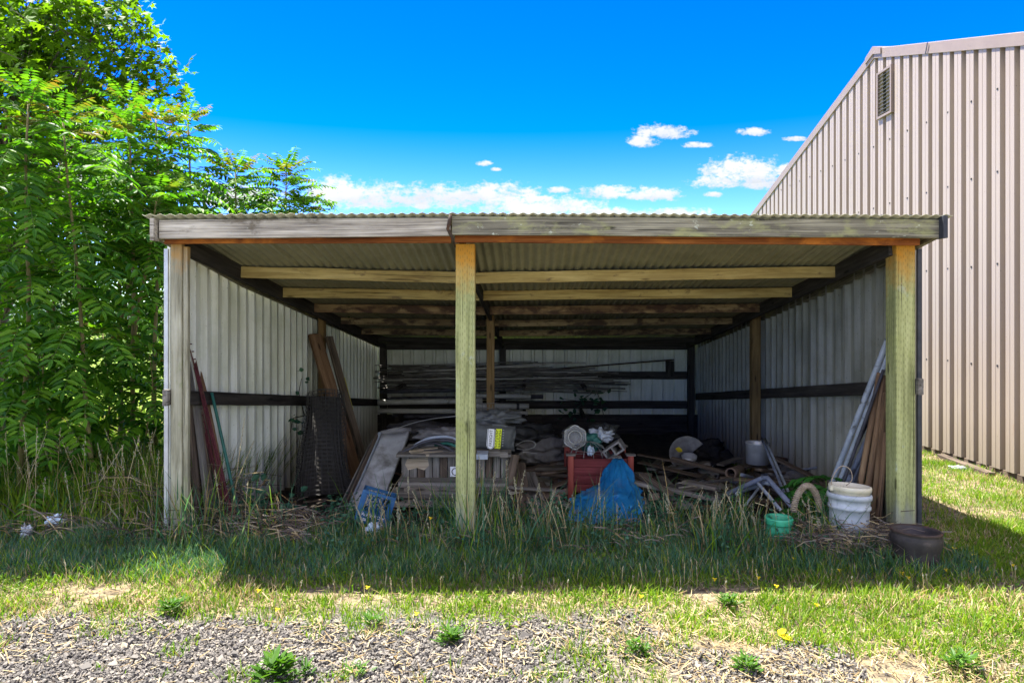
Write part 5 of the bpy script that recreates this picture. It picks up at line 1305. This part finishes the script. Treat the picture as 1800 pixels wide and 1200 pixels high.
# --- pipes and poles leaning in the right front corner
rp_ = [('pale grey plastic pipe leaning highest in the right corner', 1440, 5.75, 1560, 598, 5.12, .021, 'pipe_pvc'), ('grey plastic pipe leaning just below the highest pipe', 1452, 5.72, 1562, 622, 5.14, .017, 'pipe_pvc'), ('slate-blue pipe leaning in the right corner behind the white bucket', 1462, 5.6, 1556, 700, 5.2, .020, 'pipe_violet'), ('dark pipe leaning between slate-blue and grey pipes', 1450, 5.85, 1548, 690, 5.35, .016, 'pipe_dark'),
       ('dark pipe leaning low behind the bucket handle', 1478, 5.5, 1552, 730, 5.2, .020, 'pipe_dark'), ('slate pipe leaning lowest in the right corner', 1470, 5.75, 1548, 745, 5.3, .018, 'pipe_violet'), ('green pipe leaning behind the white bucket', 1487, 5.55, 1549, 760, 5.2, .024, 'pipe_green')]
for lb, a, Ya, b, yb, Yb, r, m in rp_: tag(pole('pipe', G(a, Ya), P(b, yb, Yb), r, M[m], hollow=.003), lb, 'pipe')
for lb, a, Ya, b, yb, Yb, r in [('brown round pole leaning in the right corner, farthest from the post', 1500, 5.35, 1547, 655, 5.2, .026), ('brown round pole leaning second from the right-hand post side', 1517, 5.3, 1556, 660, 5.15, .028), ('grey-brown round pole leaning nearly upright by the right post', 1533, 5.2, 1558, 690, 5.1, .027), ('grey round pole standing closest to the right post', 1541, 5.08, 1558, 760, 5.03, .024)]:
    tag(pole('wooden_pole', G(a, Ya), P(b, yb, Yb), r, M['polewood'], wob=.002, taper=.85), lb, 'pole')
for lb, a, Ya, b, yb, Yb, r, m in [('thin dark iron pipe leaning between the brown poles and the slate-blue pipe', 1490, 5.45, 1554, 675, 5.2, .014, 'iron'), ('second thin iron pipe leaning in the right corner, lower', 1474, 5.65, 1545, 770, 5.3, .015, 'iron'), ('grey round rod leaning in front of the dark pipes', 1458, 5.5, 1553, 650, 5.12, .012, 'pipe_dark')]:
    tag(pole('pipe', G(a, Ya), P(b, yb, Yb), r, M[m]), lb, 'pipe')
tag(pole('wooden_pole', G(1509, 5.45), P(1551, 690, 5.25), .024, M['polewood'], wob=.002, taper=.85), 'dark brown pole leaning behind the other brown poles', 'pole')
# --- buckets and pots
def pail(root, z0, m, fr=1.0, top=.375):
    R = .150; prof = [(0, z0+.004), (.128, z0), (.132, z0+.004), (.140, z0+.2), (.142, z0+.262), (.152, z0+.265), (.152, z0+.285), (.144, z0+.288), (.146, z0+.335), (.158, z0+.338), (.160, z0+.36), (.154, z0+.375), (.144, z0+.375), (.140, z0+.34), (.13, z0+.03), (0, z0+.03)]
    return lathe('pail_body', prof, m, root, 40)
def white_bucket():
    b = G(1492, 4.86, -.01); root = thing('plastic_bucket', 'dirty white plastic bucket standing in dead brush by the right post', 'bucket', tuple(b), rot=(-.04, .03, 0)); root.scale = (.93, .93, .95)
    pail(root, 0, M['white'])
    r2 = thing('plastic_bucket', 'cream bucket with raised wire handle nested in the white one', 'bucket', tuple(b+V3((0, 0, .0))), rot=(-.06, .05, 0)); r2.scale = (.93, .93, .95)
    z0 = .345; lathe('pail_body', [(.0, z0-.2), (.12, z0-.2), (.135, z0), (.139, z0+.045), (.150, z0+.048), (.153, z0+.075), (.149, z0+.084), (.138, z0+.084), (.135, z0+.05), (.120, z0-.17), (0, z0-.17)], M['cream'], r2, 40)
    mk('handle', *tube_geo(smooth_path([V3((-.15, -.02, z0+.07)), V3((-.13, .02, z0+.12)), V3((-.07, .06, z0+.19)), V3((-.02, .07, z0+.215)), V3((.03, .06, z0+.19)), V3((.04, .05, z0+.12)), V3((.0, .06, z0+.07))]), .0035, 6), M['rattan'], r2, world=False, smooth=True)
    for s in (-1,): MB().add(*box((s*.155, -.02, z0+.06), (.022, .03, .03))).build('handle_lug', M['cream'], r2, world=False)
white_bucket()
def ironpot():
    Y = 4.42; b = G(1610, Y, -.02); root = thing('iron_pot', 'dark brown round pot with flared rim in front of the right post', 'pot', tuple(b), rot=(-.03, .02, 0)); root.scale = (.91, .91, .93)
    pb = lathe('pot_body', [(0, .006), (.138, .0), (.146, .006), (.147, .05), (.145, .10), (.148, .125), (.158, .15), (.167, .18), (.169, .205), (.162, .228), (.160, .236), (.165, .242), (.163, .25), (.150, .252), (.140, .246), (.135, .232), (.128, .215), (.0, .205)], M['ironpot'], root, 48)
    rr_ = lathe('rim_ring', [(.158, .241), (.168, .246), (.166, .256), (.152, .258), (.146, .250)], M['iron'], root, 48); nest(pb, rr_)
ironpot()
def greenpot():
    b = G(1369, 4.86, -.01); root = thing('green_pot', 'small green glazed pot with ribbed body and thick rim', 'pot', tuple(b))
    rib = lambda i, a: 1+(.045*abs(math.sin(a*8)) if 2 <= i <= 7 else 0)
    pb = lathe('pot_body', [(0, .0), (.06, .0), (.068, .01), (.080, .06), (.084, .09), (.082, .115), (.076, .130), (.078, .138), (.075, .14), (.06, .135), (0, .12)], M['greenpot'], root, 64, rib)
    pr_ = lathe('pot_rim', [(.076, .136), (.092, .140), (.099, .152), (.094, .166), (.098, .178), (.095, .188), (.082, .190), (.074, .178), (.07, .14)], M['greenpot'], root, 48); nest(pb, pr_)
greenpot()
def wicker():
    c = P(1418, 893, 5.0); c.z = max(c.z, gzf(c.x, c.y)-.02); root = thing('wicker_ring', 'pale wicker handle arching out of the dead brush', 'wicker handle', tuple(c))
    pts = [V3((math.cos(t)*.095, .02*math.sin(t*2), math.sin(t)*.165)) for t in np.linspace(-.15, math.pi+.15, 30)]
    mk('core', *tube_geo(pts, .018, 8), M['rattan'], root, world=False, smooth=True)
    sp_ = []
    for i in range(360):
        f = i/359*(len(pts)-1); a = min(int(f), len(pts)-2); p = pts[a].lerp(pts[a+1], f-a); t = (pts[a+1]-pts[a]).normalized(); n = V3((0, 1, 0)); b = t.cross(n); w = i*.62
        sp_.append(p+(n*math.cos(w)+b*math.sin(w))*.021)
    mk('wrapping', *tube_geo(sp_, .0055, 5), M['rattan'], root, world=False, smooth=True)
wicker()
# heaped scrap in the right bay and beside the chest, every piece its own
def brick(lb, c, rot, mat, grp): 
    Mr = Euler(rot).to_matrix(); tag(mk('old_brick', *[ [V3(v)+c for v in box((0, 0, 0), (.2, .1, .06), Mr)[0]], box((0, 0, 0), (1, 1, 1))[1] ], M[mat]), lb, 'brick', grp)
for i in range(34):
    px = random.choice((random.uniform(1270, 1420), random.uniform(1130, 1290), random.uniform(895, 1000))); Y = random.uniform(6.1, 8.2); c = G(px, Y, .03+random.random()*.10)
    brick('broken grey or brown brick tossed among the scrap on the shed floor', c, (random.uniform(-.5, .5), random.uniform(-.5, .5), random.random()*3), random.choice(('concrete', 'clay', 'rock')), 'loose bricks on the shed floor')
for i in range(96):
    px = random.choice((random.uniform(1270, 1425), random.uniform(1150, 1300), random.uniform(870, 1000))); Y = random.uniform(5.9, 8.0); c = G(px, Y, .03+random.random()**1.5*.26)
    a = random.uniform(-.9, .9)+random.choice((0, 0, 1.57)); L = random.uniform(.15, .5); d = V3((math.cos(a), math.sin(a), random.uniform(-.22, .22)))*L
    tag(beam('scrap_board', c-d, c+d, random.uniform(.04, .12), random.uniform(.012, .035), M[random.choice(('greyboard', 'brownboard', 'brownboard', 'darkwood', 'chestwood'))], wob=.003), 'short weathered board tossed in the scrap heap on the shed floor', 'board', 'scrap boards heaped on the shed floor')
for i in range(16):
    px = random.uniform(1180, 1425); Y = random.uniform(6.0, 7.6); c = G(px, Y, .05+random.random()*.15); a = random.uniform(-1, 1); d = V3((math.cos(a), math.sin(a), random.uniform(-.3, .3)))*random.uniform(.15, .45)
    tag(pole('scrap_pipe', c-d, c+d, random.uniform(.008, .02), M[random.choice(('iron', 'pipe_pvc', 'pipe_dark', 'pipe_violet'))], wob=.002), 'short length of pipe lying across the scrap heap by the right wall', 'pipe', 'short pipes in the scrap heap')
for lb, px, py, Y, r, m, sd_ in [('dark crumpled sheet heaped behind the red planter on its left', 965, 800, 7.6, (.34, .25, .16), 'greytarp', 31), ('dark sack slumped in the back right corner', 1235, 800, 9.5, (.35, .25, .22), 'net', 33), ('grey crumpled sheet low among the scrap by the right wall', 1385, 838, 6.9, (.2, .16, .08), 'greytarp', 35), ('black plastic sheet behind the printed bag', 925, 770, 8.4, (.4, .25, .16), 'blackplastic', 37)]:
    lump('crumpled_sheet', lb, 'sheet', P(px, py, Y), r, m, sd_, .6, 2.2)
# small rubbish on the dirt floor
for i in range(70):
    px = random.uniform(480, 1420); Y = random.uniform(5.6, 9.5); x = PX(px, Y)
    if not (-2.2 < x < 2.7): continue
    a = random.random()*6.28; c = G(px, Y, .012); d = V3((math.cos(a), math.sin(a), random.uniform(-.05, .15)))*random.uniform(.04, .16)
    o = beam('wood_scrap', c-d, c+d, random.uniform(.015, .05), random.uniform(.006, .02), M[random.choice(('brownboard', 'greyboard', 'plank'))], wob=.003); tag(o, 'small splintered wood scrap lying on the dark dirt floor', 'wood scrap', 'wood scraps on the shed floor')
# ================================================================== camera, sun, sky
cam = bpy.data.cameras.new('camera'); co = bpy.data.objects.new('camera', cam); COL.objects.link(co)
co.location = (0, 0, EYE); co.rotation_euler = (math.pi/2, 0, 0)
cam.lens = 24; cam.sensor_width = 36; cam.sensor_fit = 'HORIZONTAL'; cam.shift_y = -43/1800; cam.clip_end = 3000; cam.clip_start = .05
SC.camera = co
sd = V3((-.33, .285, 1)).normalized()
sl_ = bpy.data.lights.new('sun', 'SUN'); sl_.energy = 4.6; sl_.angle = math.radians(.53); sl_.color = (1, .955, .87)
so = bpy.data.objects.new('sun', sl_); COL.objects.link(so); so.rotation_euler = sd.to_track_quat('Z', 'Y').to_euler(); so.location = (-3, 6, 12)
w = bpy.data.worlds.new('World'); SC.world = w; w.use_nodes = True; nt = w.node_tree; nd = nt.nodes
for n in list(nd): nd.remove(n)
def N_(t, **k):
    n = nd.new(t)
    for a, b in k.items(): setattr(n, a, b)
    return n
def mt(op, a, b=None, c=None, clamp=False):
    m = N_('ShaderNodeMath', operation=op); m.use_clamp = clamp
    for i, v in enumerate((a, b, c)):
        if v is None: continue
        if hasattr(v, 'is_linked'): nt.links.new(v, m.inputs[i])
        else: m.inputs[i].default_value = v
    return m.outputs[0]
def mx_(f, a, b, mode='MIX'):
    m = N_('ShaderNodeMix', data_type='RGBA', blend_type=mode)
    for s, v in ((m.inputs[0], f), (m.inputs[6], a), (m.inputs[7], b)):
        if hasattr(v, 'is_linked'): nt.links.new(v, s)
        elif isinstance(v, (int, float)): s.default_value = v
        else: s.default_value = (*v, 1)
    return m.outputs[2]
out = N_('ShaderNodeOutputWorld'); bg = N_('ShaderNodeBackground'); sky = N_('ShaderNodeTexSky', sky_type='NISHITA')
sky.sun_disc = False; sky.sun_elevation = math.asin(sd.z); sky.sun_rotation = math.atan2(sd.x, sd.y); sky.altitude = 300; sky.air_density = .85; sky.dust_density = 0.0; sky.ozone_density = 3.0
hs = N_('ShaderNodeHueSaturation'); hs.inputs['Saturation'].default_value = 1.5; hs.inputs['Hue'].default_value = .534; hs.inputs['Value'].default_value = 1.0
nt.links.new(sky.outputs[0], hs.inputs['Color'])
# clouds: low cumulus, placed by direction in the sky
tc = N_('ShaderNodeTexCoord'); sx = N_('ShaderNodeSeparateXYZ'); nt.links.new(tc.outputs['Generated'], sx.inputs[0])
yy = mt('MAXIMUM', sx.outputs[1], .02); U = mt('DIVIDE', sx.outputs[0], yy); Wt = mt('DIVIDE', sx.outputs[2], yy)
cv = N_('ShaderNodeCombineXYZ'); nt.links.new(U, cv.inputs[0]); nt.links.new(mt('MULTIPLY', Wt, 1.6), cv.inputs[1])
def nz(sc, det, off=0, rough=.55):
    n = N_('ShaderNodeTexNoise'); n.inputs['Scale'].default_value = sc; n.inputs['Detail'].default_value = det; n.inputs['Roughness'].default_value = rough
    mp = N_('ShaderNodeMapping'); mp.inputs['Location'].default_value = (off, off*.3, 0); nt.links.new(cv.outputs[0], mp.inputs[0]); nt.links.new(mp.outputs[0], n.inputs['Vector']); return n.outputs['Fac']
na, nb = nz(40, 8, 0, .66), nz(11, 5, 3.1)
CL = [(590, 345, 60, 30), (650, 348, 95, 27), (760, 350, 115, 26), (855, 345, 95, 24), (950, 366, 110, 20), (1055, 375, 60, 12), (1055, 341, 55, 13), (1145, 344, 55, 14), (1185, 376, 62, 11), (1312, 304, 72, 26), (1262, 322, 48, 14), (1345, 322, 50, 18), (1390, 300, 40, 14), (1165, 234, 46, 15), (1132, 250, 27, 13), (1224, 256, 24, 6), (1328, 233, 30, 8), (851, 288, 13, 6), (873, 298, 9, 4), (1400, 245, 20, 5), (1255, 343, 16, 6), (985, 335, 22, 7), (940, 352, 40, 9),
      (120, 330, 90, 50), (30, 420, 80, 40), (420, 350, 90, 24), (240, 400, 110, 30)]
mask = None; low = None
for (px, py, rx, ry) in CL:
    du = mt('MULTIPLY', mt('SUBTRACT', U, (px-CX)/F), F/rx); dw = mt('MULTIPLY', mt('SUBTRACT', Wt, (HZ-py)/F), F/ry)
    dwn = mt('MULTIPLY', mt('MINIMUM', dw, 0), .55)               # flatter undersides
    d = mt('SUBTRACT', 1.0, mt('ADD', mt('POWER', du, 2), mt('POWER', mt('ADD', dw, mt('MULTIPLY', dwn, -1)) if False else mt('SUBTRACT', dw, mt('MULTIPLY', dwn, -1)), 2)))
    mask = d if mask is None else mt('MAXIMUM', mask, d)
    lw = mt('MULTIPLY', mt('GREATER_THAN', d, -.2), mt('MULTIPLY', dw, .5)); low = lw if low is None else mt('ADD', low, lw)
nc = nz(140, 5, 7.7, .6)
fr_ = mt('ADD', mt('ADD', mask, mt('MULTIPLY', mt('SUBTRACT', nc, .5), 2.2)), mt('ADD', mt('MULTIPLY', mt('SUBTRACT', na, .5), 4.4), mt('MULTIPLY', mt('SUBTRACT', nb, .5), 1.9)))
mr = N_('ShaderNodeMapRange', interpolation_type='SMOOTHSTEP'); nt.links.new(fr_, mr.inputs[0]); mr.inputs[1].default_value = -.55; mr.inputs[2].default_value = .95
dens = mt('MULTIPLY', mr.outputs[0], mt('GREATER_THAN', sx.outputs[1], .03))
thick = N_('ShaderNodeMapRange'); nt.links.new(mt('ADD', mt('MULTIPLY', nb, 1.2), mt('MULTIPLY', low, .35)), thick.inputs[0]); thick.inputs[1].default_value = .2; thick.inputs[2].default_value = .8
ccol = mx_(thick.outputs[0], (1.25, 1.4, 1.6), (2.1, 2.1, 2.1))  # greyer blue low in each cloud: its shade put into the colour
# unseen broken white clouds added overhead and behind the viewer as fill light
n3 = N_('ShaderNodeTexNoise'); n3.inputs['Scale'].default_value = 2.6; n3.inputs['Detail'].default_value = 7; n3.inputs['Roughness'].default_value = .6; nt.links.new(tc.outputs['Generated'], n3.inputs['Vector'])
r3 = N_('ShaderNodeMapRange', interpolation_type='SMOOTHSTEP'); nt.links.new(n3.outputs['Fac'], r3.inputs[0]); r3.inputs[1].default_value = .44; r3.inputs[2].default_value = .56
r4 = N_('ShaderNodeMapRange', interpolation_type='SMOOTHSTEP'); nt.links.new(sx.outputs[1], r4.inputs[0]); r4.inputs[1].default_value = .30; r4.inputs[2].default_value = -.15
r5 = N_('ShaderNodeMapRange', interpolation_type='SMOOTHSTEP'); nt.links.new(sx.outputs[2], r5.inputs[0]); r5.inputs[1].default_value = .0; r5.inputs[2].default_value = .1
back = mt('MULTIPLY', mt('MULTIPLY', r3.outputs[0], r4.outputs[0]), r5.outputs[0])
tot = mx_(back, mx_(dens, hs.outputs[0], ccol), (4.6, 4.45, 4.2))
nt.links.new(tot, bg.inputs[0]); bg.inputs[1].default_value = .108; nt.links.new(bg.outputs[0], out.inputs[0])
SC.view_settings.view_transform = 'Standard'; SC.view_settings.look = 'None'; SC.view_settings.exposure = 2.3; SC.view_settings.gamma = 1
SC.cycles.use_denoising = True
try: SC.cycles.denoiser = 'OPENIMAGEDENOISE'; SC.cycles.denoising_prefilter = 'ACCURATE'
except Exception: pass
SC.cycles.max_bounces = 8; SC.cycles.diffuse_bounces = 5; SC.cycles.transmission_bounces = 4; SC.cycles.transparent_max_bounces = 8; SC.cycles.sample_clamp_indirect = 8
